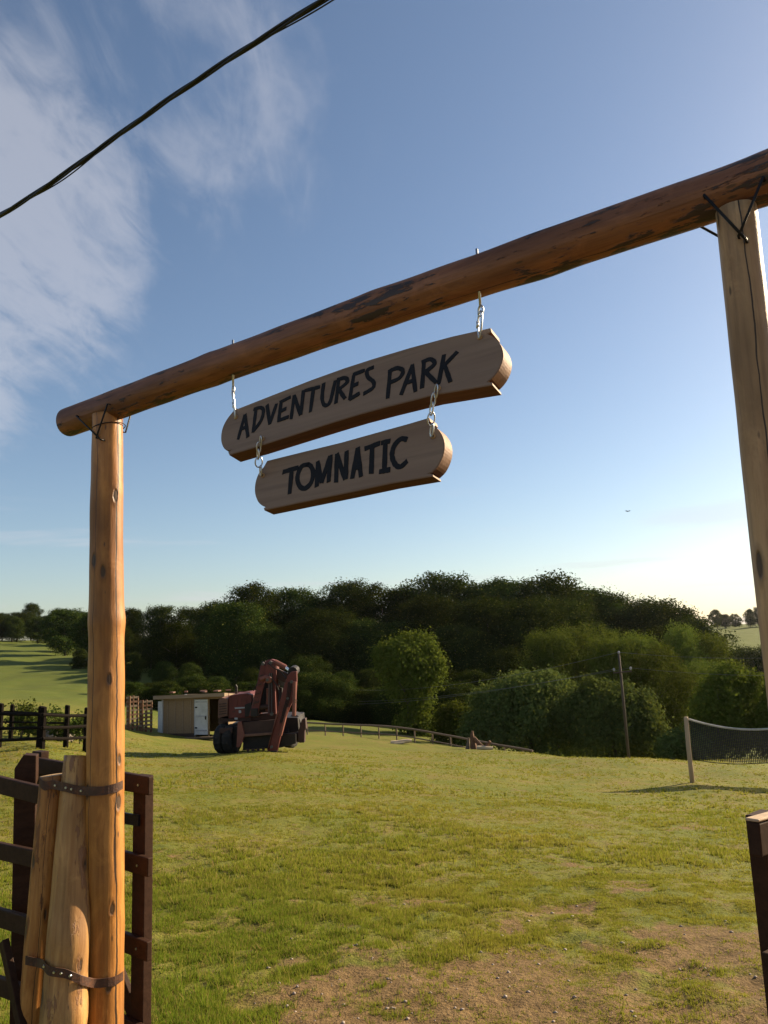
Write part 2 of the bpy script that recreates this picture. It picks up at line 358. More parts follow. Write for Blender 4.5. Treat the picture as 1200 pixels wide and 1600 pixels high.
RED = paint_mat('faded_red_paint', (0.120, 0.022, 0.016), 0.40, (0.040, 0.017, 0.012), 0.6, 0.0, 2.5)
REDPALE = paint_mat('sunbleached_red_paint', (0.19, 0.062, 0.042), 0.3, (0.08, 0.036, 0.022), 0.6, 0.0, 2.5)
BROWNPAINT = paint_mat('rusty_brown_steel', (0.050, 0.022, 0.016), 0.5, (0.034, 0.017, 0.011), 0.7, 0.0, 3)
PANELPAINT = paint_mat('rusty_panel', (0.15, 0.072, 0.047), 0.35, (0.16, 0.07, 0.04), 0.7, 0.0, 3)
RUBBER = paint_mat('old_rubber', (0.012, 0.011, 0.010), 0.55, (0.030, 0.024, 0.017), 0.85, 0.0, 6)
GREYSTEEL = paint_mat('grey_steel', (0.10, 0.098, 0.098), 0.35, (0.06, 0.04, 0.03), 0.5, 0.4, 4)
DARKSTEEL = paint_mat('grimy_steel', (0.016, 0.013, 0.012), 0.4, (0.03, 0.016, 0.01), 0.65, 0.2, 5)
OSB = plank_mat('chip_board', (0.20, 0.135, 0.074), (0.28, 0.19, 0.11), axis=1, rough=0.8, scale=0.6)
WHITEP = paint_mat('white_door_paint', (0.50, 0.51, 0.51), 0.12, (0.4, 0.38, 0.34), 0.55, 0.0, 2)
GREYP = paint_mat('pale_panel', (0.36, 0.37, 0.39), 0.15, (0.35, 0.33, 0.3), 0.6, 0.0, 2)
ROOFM = plank_mat('roof_board', (0.22, 0.155, 0.10), (0.31, 0.23, 0.155), axis=0, rough=0.8, scale=0.6)
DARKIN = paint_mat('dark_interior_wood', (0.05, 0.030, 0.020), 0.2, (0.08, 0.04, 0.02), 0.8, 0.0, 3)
NETM = paint_mat('dark_net_cord', (0.020, 0.020, 0.022), 0.0, (0.02, 0.02, 0.02), 0.8)
TAPE = paint_mat('net_tape', (0.42, 0.40, 0.36), 0.2, (0.25, 0.22, 0.18), 0.8, 0.0, 5)
NETPOST = plank_mat('net_post_wood', (0.34, 0.25, 0.165), (0.46, 0.34, 0.23), axis=2, rough=0.75)
POLEW = plank_mat('utility_pole_wood', (0.055, 0.042, 0.032), (0.095, 0.073, 0.056), axis=2, rough=0.85)
CERAM = paint_mat('insulator', (0.28, 0.28, 0.28), 0.0, (0.2,0.2,0.2), 0.4)
WIREM = paint_mat('aluminium_wire', (0.12, 0.12, 0.115), 0.0, (0.12,0.12,0.12), 0.5)
BARKM = plank_mat('tree_bark', (0.055, 0.042, 0.032), (0.10, 0.08, 0.06), axis=2, rough=0.9, scale=0.3)
STONE = paint_mat('field_stone', (0.30, 0.25, 0.22), 0.2, (0.22, 0.17, 0.14), 0.85, 0.0, 4)
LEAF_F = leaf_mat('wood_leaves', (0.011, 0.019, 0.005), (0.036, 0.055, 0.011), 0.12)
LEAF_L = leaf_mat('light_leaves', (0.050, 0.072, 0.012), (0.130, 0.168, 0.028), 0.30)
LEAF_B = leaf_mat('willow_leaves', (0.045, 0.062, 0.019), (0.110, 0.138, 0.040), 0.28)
LEAF_W = leaf_mat('weed_leaves', (0.06, 0.09, 0.02), (0.13, 0.17, 0.04), 0.3)

# ------------------------------------------------------------------ terrain
def plane_z(x, y):
    s = sstep(3, 15, y); return -0.093*np.maximum(y-3, 0) - 0.0806*x*s
ctrl = []                                            # (x, y, z)
for az in (-0.75, -0.5, -0.35, -0.2, 0, 0.2, 0.35, 0.5, 0.75):
    for r in (2.5, 4, 6, 9, 13, 18, 23):
        x, y = r*math.sin(az), r*math.cos(az); ctrl.append((x, y, float(plane_z(np.array(x), np.array(y)))))
def cpx(px, py, Y): p = at(px, py, Y); ctrl.append((p.x, p.y, p.z))
for a in [(290,1153,37),(400,1172,26),(478,1150,46),(560,1158,44),(640,1167,41),(735,1173,38),(830,1177,35),(1000,1183,30),(1082,1222,19),(1190,1190,28),
          (65,1165,20),(60,1104,45),(0,1062,90),(60,1003,190),(0,1001,190),(140,1058,85),(225,1092,72),(520,1133,60),(240,1132,44),(-150,1005,150),(-150,1100,45)]: cpx(*a)
def cz(az, r, z): ctrl.append((r*math.sin(az), r*math.cos(az), z))
for az, rs in {-0.7:[(45,0.5),(90,3),(200,8),(500,10),(1500,12)], -0.45:[(300,6),(600,7),(1500,9)], -0.3:[(120,-0.5),(180,2.5),(300,5),(600,7)],
               -0.1:[(75,-4.8),(100,-3),(150,1),(300,4),(600,6),(1500,8)], 0.1:[(60,-6.0),(80,-7.5),(105,-5),(150,0),(300,3),(600,5)],
               0.25:[(42,-5.5),(60,-8),(85,-9),(110,-7),(160,-2),(300,1),(600,4)], 0.4:[(42,-6),(65,-9.5),(90,-10),(130,-10),(190,-7.5)],
               0.47:[(45,-6.5),(70,-9.5),(120,-11),(200,-8),(270,-4),(350,0.5),(600,2),(1500,4)], 0.7:[(45,-6),(70,-8),(200,-6),(350,0),(600,2),(1500,4)]}.items():
    for r, z in rs: cz(az, r, z)
C_ = np.array(ctrl)
def warp(x, y):
    az = np.clip(np.arctan2(x, y), -0.75, 0.75); r = np.maximum(np.hypot(x, y), 2.5)
    return np.stack([az*3.0, np.log(r)], -1)
def kern(d2): return 0.5*d2*np.log(d2+1e-12)
_P = warp(C_[:,0], C_[:,1]); _n = len(_P)
_K = kern(((_P[:,None]-_P[None])**2).sum(-1)) + np.eye(_n)*0.004
_Q = np.hstack([np.ones((_n,1)), _P]); _A = np.zeros((_n+3, _n+3)); _A[:_n,:_n] = _K; _A[:_n,_n:] = _Q; _A[_n:,:_n] = _Q.T
_W = np.linalg.solve(_A, np.concatenate([C_[:,2], np.zeros(3)]))
def base_z(x, y):
    x = np.atleast_1d(np.asarray(x, float)); y = np.atleast_1d(np.asarray(y, float)); out_ = np.zeros(len(x))
    for i in range(0, len(x), 20000):
        q = warp(x[i:i+20000], y[i:i+20000]); d2 = ((q[:,None]-_P[None])**2).sum(-1)
        out_[i:i+20000] = kern(d2) @ _W[:_n] + _W[_n] + q @ _W[_n+1:]
    return out_
def terr(x, y):
    x = np.atleast_1d(np.asarray(x, float)); y = np.atleast_1d(np.asarray(y, float)); r = np.hypot(x, y)
    z = base_z(x, y)
    z = z + (fbm(x*0.9, y*0.9, 3)-0.5)*0.07 + (fbm(x*4, y*4, 5, 3)-0.5)*0.060*sstep(18, 7, r)
    z = z + (fbm(x*0.12, y*0.12, 9)-0.5)*np.clip(r/60, 0.1, 1.2)
    return z
def gz(x, y): return float(terr(x, y)[0])
def dirt_mask(x, y):
    n1 = fbm(x*0.8+3, y*0.8, 21, 4); n2 = fbm(x*2.6, y*2.6, 31, 4); n3 = fbm(x*0.35, y*0.5, 41, 3)
    edge = y + (n1-0.5)*1.5 + (n2-0.5)*1.9
    lft = sstep(-1.15, -0.45, x + (n1-0.5)*1.0 + (4.0-y)*0.15)*(0.55+0.45*sstep(1.6, 0.4, x+(n1-0.5)*0.8))
    d = sstep(5.5, 4.1, edge)*lft
    trk = sstep(0.54, 0.72, n2*0.55+n1*0.45 + 0.08*sstep(9, 5, y))*sstep(13, 6, y)*sstep(-1.0, 0.1, x)*0.75
    far = sstep(0.60, 0.74, n2*0.5+n3*0.5)*0.55*sstep(30, 12, y)
    return np.clip(np.maximum(np.maximum(d, trk), far), 0, 1)
azs = np.concatenate([np.linspace(-math.pi, -0.72, 36, endpoint=False), np.linspace(-0.72, 0.72, 330), np.linspace(0.72, math.pi, 37)[1:]])
rs_ = np.concatenate([[0.02, 0.5, 1.0, 1.5, 2.0], np.exp(np.linspace(math.log(2.4), math.log(1600), 400))])
AZ, RR = np.meshgrid(azs, rs_); GX, GY = (RR*np.sin(AZ)).ravel(), (RR*np.cos(AZ)).ravel()
GZ = terr(GX, GY); na, nr = len(azs), len(rs_)
ii, jj = np.meshgrid(np.arange(nr-1), np.arange(na-1), indexing='ij'); a_ = (ii*na+jj).ravel()
FQ = np.stack([a_, a_+1, a_+na+1, a_+na], -1)[:, ::-1]
me = np_mesh('ground', np.stack([GX, GY, GZ], -1), FQ, True)
at_d = me.attributes.new('bare', 'FLOAT', 'POINT'); at_d.data.foreach_set('value', dirt_mask(GX, GY).astype(np.float32))
if me.polygons[0].normal.z < 0: me.flip_normals()
mt, t, out = newmat('meadow'); 
geo = t.nodes.new('ShaderNodeNewGeometry'); P = geo.outputs['Position']
att = t.nodes.new('ShaderNodeAttribute'); att.attribute_name = 'bare'
n_l = NOISE(t, P, 0.10, 5, 0.6); n_m = NOISE(t, P, 0.9, 6, 0.62); n_s = NOISE(t, P, 9.0, 6, 0.65); n_f = NOISE(t, P, 55, 4, 0.6)
g = MIX(t, RAMP(t, n_m, [(0.35, 0.0), (0.68, 1.0)]), (0.104, 0.120, 0.015), (0.190, 0.164, 0.030))
g = MIX(t, RAMP(t, n_l, [(0.40, 0.0), (0.65, 0.75)]), g, (0.120, 0.136, 0.016))
g = MIX(t, RAMP(t, n_s, [(0.48, 0.0), (0.75, 0.5)]), g, (0.050, 0.062, 0.010))
g = MIX(t, RAMP(t, M_(t, 'ADD', M_(t, 'MULTIPLY', n_m, 0.5), M_(t, 'MULTIPLY', n_s, 0.5)), [(0.50, 0.0), (0.62, 0.8)]), g, (0.150, 0.105, 0.040))
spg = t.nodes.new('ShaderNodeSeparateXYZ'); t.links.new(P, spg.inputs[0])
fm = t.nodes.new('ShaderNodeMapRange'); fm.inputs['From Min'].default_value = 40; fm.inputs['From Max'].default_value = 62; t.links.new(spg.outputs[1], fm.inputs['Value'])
g = MIX(t, M_(t, 'MULTIPLY', fm.outputs[0], 0.85), g, MIX(t, n_m, (0.060, 0.088, 0.011), (0.095, 0.118, 0.018)))   # far ground made greener and darker than the near turf
dc = MIX(t, RAMP(t, n_s, [(0.3, 0.0), (0.7, 1.0)]), (0.108, 0.067, 0.026), (0.215, 0.142, 0.062))
dc = MIX(t, RAMP(t, n_f, [(0.55, 0.0), (0.75, 0.7)]), dc, (0.07, 0.038, 0.018))
bf = M_(t, 'ADD', att.outputs['Fac'], M_(t, 'MULTIPLY', M_(t, 'SUBTRACT', n_s, 0.5), 0.9))
c = MIX(t, RAMP(t, bf, [(0.32, 0.0), (0.62, 1.0)]), g, dc)
principled(t, out, c, 0.95, bump=M_(t, 'ADD', M_(t, 'MULTIPLY', n_f, 0.4), n_s), bstr=0.8, bdist=0.05, spec=0.15)
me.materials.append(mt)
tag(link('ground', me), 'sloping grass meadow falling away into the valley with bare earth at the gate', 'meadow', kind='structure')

# ------------------------------------------------------------------ grass
def build_grass():
    V = []; F = []; LU = []; base = 0
    def batch(n, r0, r1, azlim, hgt, wid, nb, thin):
        nonlocal base
        u = rng.random(n); r = np.exp(math.log(r0) + u*(math.log(r1)-math.log(r0))) if thin else np.sqrt(r0*r0+u*(r1*r1-r0*r0))
        az = rng.uniform(-azlim, azlim, n); x, y = r*np.sin(az), r*np.cos(az)
        dm = dirt_mask(x, y); lush = fbm(x*0.7+9, y*0.7, 51, 4); cl_ = fbm(x*6, y*6, 61, 3)
        keep = rng.random(n) < np.clip((1.02-dm*1.0)*(0.12+1.15*sstep(0.40, 0.60, cl_)), 0.05, 1)
        x, y, r, dm, lush = x[keep], y[keep], r[keep], dm[keep], lush[keep]
        z = terr(x, y); n = len(x)
        leftlush = sstep(0.9, -1.4, x)*sstep(10, 5, y)*0.8
        hh = hgt*(0.45+0.9*sstep(0.35, 0.65, lush)+0.22*leftlush)*(1-0.45*dm)*(0.7+0.6*rng.random(n))
        for b in range(nb):
            th = rng.uniform(0, 2*math.pi, n); rad = np.abs(rng.normal(0, 0.022, n))*(hgt/0.045)
            bx, by = x+np.cos(th)*rad, y+np.sin(th)*rad
            la = th + rng.normal(0, 0.8, n); ln = hh*(0.55+0.7*rng.random(n)); tilt = rng.uniform(0.15, 1.0, n)
            tx, ty, tz = bx+np.cos(la)*ln*np.sin(tilt), by+np.sin(la)*ln*np.sin(tilt), z+ln*np.cos(tilt)
            pw = rng.uniform(0, 2*math.pi, n); wx, wy = np.cos(pw)*wid*0.5, np.sin(pw)*wid*0.5
            A = np.stack([bx-wx, by-wy, z-0.006], -1); B = np.stack([bx+wx, by+wy, z-0.006], -1); T = np.stack([tx, ty, tz], -1)
            V.append(np.stack([A, B, T], 1).reshape(-1, 3)); LU.append(np.repeat(leftlush*sstep(0.3, 0.55, lush), 3)); F.append(np.arange(base, base+3*n).reshape(-1, 3)); base += 3*n
    batch(95000, 2.7, 7.5, 0.60, 0.026, 0.0048, 10, False)
    batch(26000, 2.7, 8.0, 0.60, 0.016, 0.014, 5, False)
    batch(1500, 2.9, 16, 0.60, 0.075, 0.0055, 9, True)
    batch(60000, 7.0, 15, 0.60, 0.034, 0.010, 7, True)
    batch(30000, 14, 34, 0.58, 0.040, 0.022, 6, True)
    me = np_mesh('grass', np.concatenate(V), np.concatenate(F))
    la_ = me.attributes.new('lush', 'FLOAT', 'POINT'); la_.data.foreach_set('value', np.concatenate(LU).astype(np.float32))
    mt, t, out = newmat('grass_blades')
    geo = t.nodes.new('ShaderNodeNewGeometry'); P = geo.outputs['Position']; ri = geo.outputs['Random Per Island']
    a = NOISE(t, P, 0.55, 5, 0.6); b = NOISE(t, P, 0.12, 3, 0.5)
    c = MIX(t, RAMP(t, M_(t, 'ADD', M_(t, 'MULTIPLY', a, 0.65), M_(t, 'MULTIPLY', b, 0.35)), [(0.38, 0.0), (0.62, 1.0)]), (0.168, 0.200, 0.022), (0.320, 0.268, 0.044))
    at_ = t.nodes.new('ShaderNodeAttribute'); at_.attribute_name = 'lush'
    c = MIX(t, at_.outputs['Fac'], c, (0.115, 0.205, 0.020))
    c = MIX(t, M_(t, 'MULTIPLY', ri, 0.55), c, (0.085, 0.115, 0.016))
    c = MIX(t, M_(t, 'GREATER_THAN', ri, 0.80), c, (0.30, 0.215, 0.080))
    d = t.nodes.new('ShaderNodeBsdfDiffuse'); t.links.new(c, d.inputs[0])
    tr = t.nodes.new('ShaderNodeBsdfTranslucent'); t.links.new(MIX(t, 0.4, c, (0.30, 0.32, 0.03)), tr.inputs[0])
    mx = t.nodes.new('ShaderNodeMixShader'); mx.inputs[0].default_value = 0.38
    t.links.new(d.outputs[0], mx.inputs[1]); t.links.new(tr.outputs[0], mx.inputs[2]); t.links.new(mx.outputs[0], out.inputs['Surface'])
    me.materials.append(mt)
    tag(link('grass', me), 'short yellowish green grass tufts over the sloping meadow', 'grass', kind='stuff')
build_grass()
def build_pebbles():
    n = 2600; r = np.random.default_rng(77); x = r.uniform(-2.2, 3.2, n); y = r.uniform(2.6, 6.5, n); dm = dirt_mask(x, y); k = r.random(n) < dm*0.75+0.02
    x, y = x[k], y[k]; n = len(x); z = terr(x, y); sz = 0.0035+0.012*r.random(n)**4
    base_ = np.array([(1,0,0),(-1,0,0),(0,1,0),(0,-1,0),(0,0,1),(0,0,-1)], float); F0 = np.array([(0,2,4),(2,1,4),(1,3,4),(3,0,4),(2,0,5),(1,2,5),(3,1,5),(0,3,5)])
    V = base_[None]*(sz[:,None,None]*(0.6+0.8*r.random((n,6,1)))); a = r.uniform(0, 6.28, n); c_, s_ = np.cos(a)[:,None], np.sin(a)[:,None]
    V = np.stack([V[...,0]*c_-V[...,1]*s_, V[...,0]*s_+V[...,1]*c_, V[...,2]*0.6], -1) + np.stack([x, y, z+sz*0.2], -1)[:,None]
    F = (F0[None]+(np.arange(n)*6)[:,None,None]).reshape(-1,3); me = np_mesh('pebbles', V.reshape(-1,3), F); me.materials.append(STONE)
    tag(link('pebbles', me), 'small pebbles and clods scattered over the bare earth at the gate', 'pebbles', kind='stuff')
build_pebbles()

# ------------------------------------------------------------------ trees
def crown_mesh(name, seed, n, leaf, lobes, mat, aspect=1.5, wild=0.08, reach=0.16):
    """lobes: list of (centre, radii). Leaf faces gathered in twig clumps over each lobe's shell."""
    r = np.random.default_rng(seed); L_ = np.array([[*c, *q] for c, q in lobes], float)
    area = (L_[:,3]*L_[:,4]+L_[:,4]*L_[:,5]+L_[:,3]*L_[:,5]); pr = area/area.sum()
    nc = n//12; k = r.choice(len(L_), nc, p=pr)
    d = r.normal(size=(nc,3)); d /= np.linalg.norm(d, axis=1, keepdims=True); d[:,2] = np.where((d[:,2] < -0.3) & (r.random(nc) < 0.6), -d[:,2], d[:,2])
    s = 0.70 + 0.34*r.random(nc)**0.6
    s = s + np.where(r.random(nc) < wild, reach*r.random(nc), 0)
    cc = L_[k,:3] + d*L_[k,3:]*s[:,None]
    # leaves in each clump
    cn = np.repeat(cc, 12, 0); dn = np.repeat(d, 12, 0); N_ = len(cn)
    p = cn + r.normal(size=(N_,3))*leaf*1.25
    nm_ = dn + r.normal(size=(N_,3))*0.55 + np.array([0,0,0.25]); nm_ /= np.linalg.norm(nm_, axis=1, keepdims=True)
    ax = np.cross(nm_, r.normal(size=(N_,3))); ax /= (np.linalg.norm(ax, axis=1, keepdims=True)+1e-9)
    sd = np.cross(nm_, ax)
    ln = leaf*(0.55+0.8*r.random(N_))[:,None]; wd = ln/aspect
    nrm = np.cross(ax, sd)
    V = np.stack([p-ax*ln*0.5, p+sd*wd*0.5+nrm*wd*0.1, p+ax*ln*0.5, p-sd*wd*0.5+nrm*wd*0.1], 1).reshape(-1,3)
    F = np.arange(len(V)).reshape(-1,4); me = np_mesh(name, V, F); me.materials.append(mat); return me
def trunk_mesh(name, seed, h, r0, limbs, mat):
    b = MB(); r = random.Random(seed)
    pts = [Vector((0,0,-0.3*r0*4))]; x = y = 0
    for i in range(1, 9):
        x += r.uniform(-1,1)*h*0.012; y += r.uniform(-1,1)*h*0.012; pts.append(Vector((x, y, h*i/8)))
    b.tube(pts, [r0*(1.25 if i == 0 else 1-0.85*i/8) for i in range(9)], 8)
    for (zf, az, ln, up) in limbs:
        i = min(7, int(zf*8)); p = pts[i].lerp(pts[i+1], zf*8-i); q = [p]
        for j in range(1, 5): q.append(p + Vector((math.cos(az)*ln*j/4, math.sin(az)*ln*j/4, up*(j/4)**1.3)) + Vector((r.uniform(-1,1), r.uniform(-1,1), 0))*ln*0.05)
        rr = r0*(1-0.85*zf)*0.6; b.tube(q, [rr*(1-0.18*j) for j in range(5)], 6)
    o = b.build(name, mat); me = o.data; bpy.data.objects.remove(o); 
    me.polygons.foreach_set('use_smooth', [True]*len(me.polygons)); return me
def broad_lobes(seed, low=0.16, nl=26, wide=0.36):
    """unit-height tree (z 0..1), crown lobes"""
    r = random.Random(seed); out_ = []
    for i in range(nl):
        f = (i+0.5)/nl; z = low + (0.93-low)*f
        prof = math.sin(math.pi*min(1, (z-low+0.06)/(1.0-low)*0.92))**0.55
        a = i*2.399 + r.uniform(-.5,.5); rad = wide*prof*math.sqrt(r.random())*0.85
        q = r.uniform(0.11, 0.185)*(1.15-0.35*f)
        cc = (math.cos(a)*rad, math.sin(a)*rad, min(z, 0.97-q*0.8)); out_.append((cc, (q*1.05, q*1.05, q*0.85)))
        for j in range(3):
            b, e = r.uniform(0, 6.28), r.uniform(-0.1, 1.3); k2 = r.uniform(0.25, 0.45)
            out_.append(((cc[0]+math.cos(b)*math.cos(e)*q, cc[1]+math.sin(b)*math.cos(e)*q, cc[2]+math.sin(e)*q*0.8), (q*k2, q*k2, q*k2)))
    return out_
VAR = []
for k in range(7):
    lb = broad_lobes(100+k*3, low=[0.10,0.14,0.12,0.2,0.1,0.16,0.12][k], nl=[26,30,24,28,34,22,30][k], wide=[0.34,0.30,0.38,0.28,0.33,0.36,0.26][k])
    cm = crown_mesh('wood_crown', 300+k, 42000, 0.0175, lb, LEAF_F, wild=0.12, reach=0.25)
    limbs = [(0.25+0.08*i, i*2.2+k, 0.2, 0.14) for i in range(6)]
    tm = trunk_mesh('wood_trunk', 50+k, 0.82, 0.018, limbs, BARKM); VAR.append((cm, tm))
lightV = []
for k in range(3):
    lb = broad_lobes(400+k*3, low=0.10, nl=26+4*k, wide=[0.30,0.34,0.26][k])
    cm = crown_mesh('light_crown', 500+k, 42000, 0.0165, lb, LEAF_L, wild=0.2, reach=0.35)
    tm = trunk_mesh('light_trunk', 70+k, 0.82, 0.018, [(0.25+0.08*i, i*2.2+k, 0.2, 0.14) for i in range(6)], BARKM); lightV.append((cm, tm))
tr_rng = random.Random(4)
def tree(px, top, Y, var, label, group, name='woodland_tree', wscale=1.0, sink=0.0, minh=3.0):
    p = at(px, top, Y); z0 = gz(p.x, p.y) - sink; h = max(minh, p.z - z0)
    o = empty(name, (p.x, p.y, z0), tr_rng.uniform(0, 6.28)); ws = wscale*tr_rng.uniform(0.92, 1.1)
    o.scale = (h*ws, h*ws, h)
    for nm, md in (('crown', var[0]), ('trunk', var[1])): link(nm, md, o)
    tag(o, label, 'tree', group); return o
GW = 'trees of the dark wood across the valley'
LW = 'tall dark leafy tree in the dense wood filling the valley side'
sky_row = [(172,955,120),(205,948,118),(250,948,116),(298,945,112),(345,938,108),(400,912,104),(452,921,106),(500,932,108),(545,908,108),(598,912,108),(640,918,110),(690,897,108),
           (742,905,108),(795,908,108),(850,898,104),(905,913,104),(952,928,104),(1003,934,104),(1048,944,102),(1082,968,98)]
mid_row = [(100,978,140),(150,985,118),(190,982,106),(235,985,100),(280,980,96),(325,975,94),(372,960,92),(425,955,90),(470,965,92),(520,970,90),(570,962,90),(620,965,92),
           (668,958,92),(715,955,90),(765,958,90),(815,955,88),(862,960,88),(912,965,88),(960,975,88),(1010,985,86),(1055,990,86)]
front_row = [(120,1010,108),(165,1030,96),(212,1045,86),(255,1052,82),(300,1050,80),(345,1048,78),(392,1045,76),(438,1040,76),(485,1042,75),(530,1045,75),(575,1050,76),(690,1045,74),
             (735,1040,74),(785,1035,74),(1045,1050,74)]
i = 0
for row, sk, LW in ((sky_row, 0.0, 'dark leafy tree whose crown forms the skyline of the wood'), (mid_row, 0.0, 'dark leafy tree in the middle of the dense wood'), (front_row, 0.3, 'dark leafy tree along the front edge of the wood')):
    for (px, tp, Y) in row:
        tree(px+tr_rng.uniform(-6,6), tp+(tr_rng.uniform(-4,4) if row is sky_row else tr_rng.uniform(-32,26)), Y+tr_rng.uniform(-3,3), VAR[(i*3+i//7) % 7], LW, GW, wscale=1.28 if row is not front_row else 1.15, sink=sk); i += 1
LW = 'dark leafy tree standing deep behind the skyline of the wood'
# the far rows that close the wood behind
for px in range(190, 1080, 60):
    tp = 960 if 380 < px < 1000 else 975
    tree(px, tp, 128+tr_rng.uniform(-5,5), VAR[i % 7], LW, GW, wscale=1.2); i += 1
# hilltop trees at the left
for px, tp, Y in [(-60,958,190),(-25,960,192),(5,958,188),(28,956,190),(50,942,196),(72,962,186),(95,955,176),(128,956,165),(60,975,172),(20,975,180),(-10,972,178)]:
    tree(px, tp, Y, VAR[i % 7], 'leafy tree on the hilltop above the sloping field at far left', 'trees on the hilltop at far left', wscale=1.35 if px != 50 else 0.9, minh=6); i += 1
tree(104, 950, 132, VAR[2], 'dark spreading tree jutting out of the wood onto the left field', None, wscale=1.25)
# far trees on the right-hand ridge
for px, tp, Y, w_ in [(1118,952,330,0.8),(1132,965,335,1.5),(1148,962,340,1.3),(1170,952,325,1.0),(1184,948,328,0.9),(1205,955,330,1.2),(1240,958,335,1.4),(1280,955,335,1.2)]:
    tree(px, tp, Y, VAR[i % 7], 'hazy grey green tree on the far ridge behind the right post', 'trees on the far right ridge', wscale=w_, minh=6); i += 1
# lighter trees at the right edge of the wood
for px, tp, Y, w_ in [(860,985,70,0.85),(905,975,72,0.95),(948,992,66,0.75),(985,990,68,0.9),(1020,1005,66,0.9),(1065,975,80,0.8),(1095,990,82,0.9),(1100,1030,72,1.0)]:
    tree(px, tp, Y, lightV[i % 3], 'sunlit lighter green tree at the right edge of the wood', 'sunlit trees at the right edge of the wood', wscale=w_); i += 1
for px, tp, Y, w_ in [(1175,1010,120,1.2),(1150,1015,130,1.3),(1130,1028,110,1.2),(1215,1005,120,1.2),(1265,1000,120,1.2)]:
    tree(px, tp, Y, VAR[i % 7], 'dull green tree below the far ridge beside the right post', 'trees below the far right ridge', wscale=w_); i += 1

for k in range(24):
    px = 185 + k*23 + tr_rng.uniform(-6, 6)
    tree(px, 1062+tr_rng.uniform(-16, 16)+max(0, (px-500)*0.06), 68+tr_rng.uniform(-3, 3) - max(0, (px-450)*0.012), VAR[k % 7], 'low dark shrub along the foot of the wood', 'shrubs along the foot of the wood', name='woodland_shrub', wscale=1.7, sink=0.5, minh=2.2); i += 1
def own_tree(name, label, px, top, base_py, Y, lobes_px, n, leaf, mat, trunk_r, seed, cat='tree', group=None, zlow=None):
    """a tree whose crown lobes stand at given places; lobes_px: (px, py, rx_px, rz_px, dy)"""
    k = Y/FPX; b0 = at(px, base_py, Y); z0 = gz(b0.x, Y) if zlow is None else zlow
    root = empty(name, (b0.x, Y, z0)); lb = []
    for (lx, ly, rx, rz, dy) in lobes_px:
        c = at(lx, ly, Y+dy); lb.append(((c.x-b0.x, c.y-Y, c.z-z0), (rx*k, rx*k*0.95, rz*k)))
    rl = random.Random(seed); ex2 = []
    for c, q in lb:
        for j in range(5):
            a, e = rl.uniform(0, 6.28), rl.uniform(-0.2, 1.4); f = rl.uniform(0.75, 1.1); k2 = rl.uniform(0.22, 0.42)
            ex2.append(((c[0]+math.cos(a)*math.cos(e)*q[0]*f, c[1]+math.sin(a)*math.cos(e)*q[1]*f, c[2]+math.sin(e)*q[2]*f), (q[0]*k2, q[1]*k2, q[2]*k2*rl.uniform(0.8, 1.5))))
    lb = lb + ex2
    cm = crown_mesh('crown', seed, n, leaf, lb, mat, wild=0.22 if mat is LEAF_L else 0.2, reach=0.42 if mat is LEAF_L else 0.32); link('crown', cm, root)
    topz = max(c[2] for c, q in lb); 
    tm = trunk_mesh('trunk', seed, max(1.0, topz*0.9), trunk_r, [(0.25+0.1*j, j*2.1, topz*0.22, topz*0.16) for j in range(6)], BARKM); link('trunk', tm, root)
    tag(root, label, cat, group); return root
own_tree('willow_tree', 'lone bushy bright green tree standing before the dark wood', 640, 996, 1150, 56,
    [(628,1022,26,22,0),(655,1018,24,20,0.5),(605,1032,20,18,-0.3),(640,1040,34,26,0),(665,1045,24,22,0),(618,1052,24,22,0.4),(672,1062,18,20,0),(645,1070,28,24,0),(655,1095,20,22,0),(650,1118,14,18,0),(625,1080,18,18,0),(662,1138,14,12,0),(640,1132,16,16,0),(655,1152,16,12,0),(680,1040,12,12,0)],
    36000, 0.19, LEAF_L, 0.16, 901)
# big rounded willow bushes below the meadow
own_tree('willow_bush', 'large rounded willow bush left of the utility pole', 830, 1062, 1190, 46,
    [(800,1095,40,34,0),(840,1085,44,30,-0.5),(870,1110,46,38,-0.4),(780,1120,42,36,0.2),(825,1130,52,44,-0.8),(870,1150,46,40,-0.5),(775,1150,40,34,0),(905,1120,30,34,0.3),(760,1105,22,20,0.8),(815,1078,20,18,0.3),(858,1082,24,18,0),(900,1100,26,22,-0.3),(915,1150,34,38,-0.8),(745,1150,26,26,0.2)],
    60000, 0.16, LEAF_B, 0.14, 902, 'bush')
own_tree('willow_bush', 'rounded pale green willow bush right behind the utility pole', 965, 1080, 1192, 42,
    [(930,1110,38,34,0),(965,1110,40,36,-0.3),(1000,1128,32,34,-0.2),(985,1150,40,36,-0.6),(940,1150,44,38,-0.3),(1018,1155,24,28,0),(915,1135,30,34,0.3),(925,1092,24,18,0.6),(955,1098,24,18,0.2),(900,1120,30,30,0.6),(1030,1172,14,14,0)],
    48000, 0.15, LEAF_B, 0.12, 903, 'bush')
own_tree('hedge_bush', 'low sunlit bush between the lone tree and the willows', 715, 1100, 1175, 52,
    [(705,1120,20,16,0),(728,1125,22,18,0),(690,1138,18,18,0.2),(715,1145,28,22,-0.2),(740,1148,22,22,0),(700,1160,24,18,0)],
    14000, 0.16, LEAF_L, 0.10, 904, 'bush')
own_tree('young_poplar', 'bushy sunlit yellow green tree behind the volleyball net post', 1130, 1042, 1195, 40,
    [(1135,1062,18,20,0),(1120,1080,22,20,0),(1150,1085,24,22,0.4),(1105,1105,20,20,-0.2),(1135,1110,32,26,0),(1165,1105,24,22,0.2),(1115,1135,26,24,0),(1150,1140,34,28,0),(1185,1125,24,26,0.3),(1095,1150,18,20,0),(1178,1075,14,20,0.3),(1190,1160,28,26,0),(1130,1170,34,24,0)],
    30000, 0.15, LEAF_L, 0.12, 905)
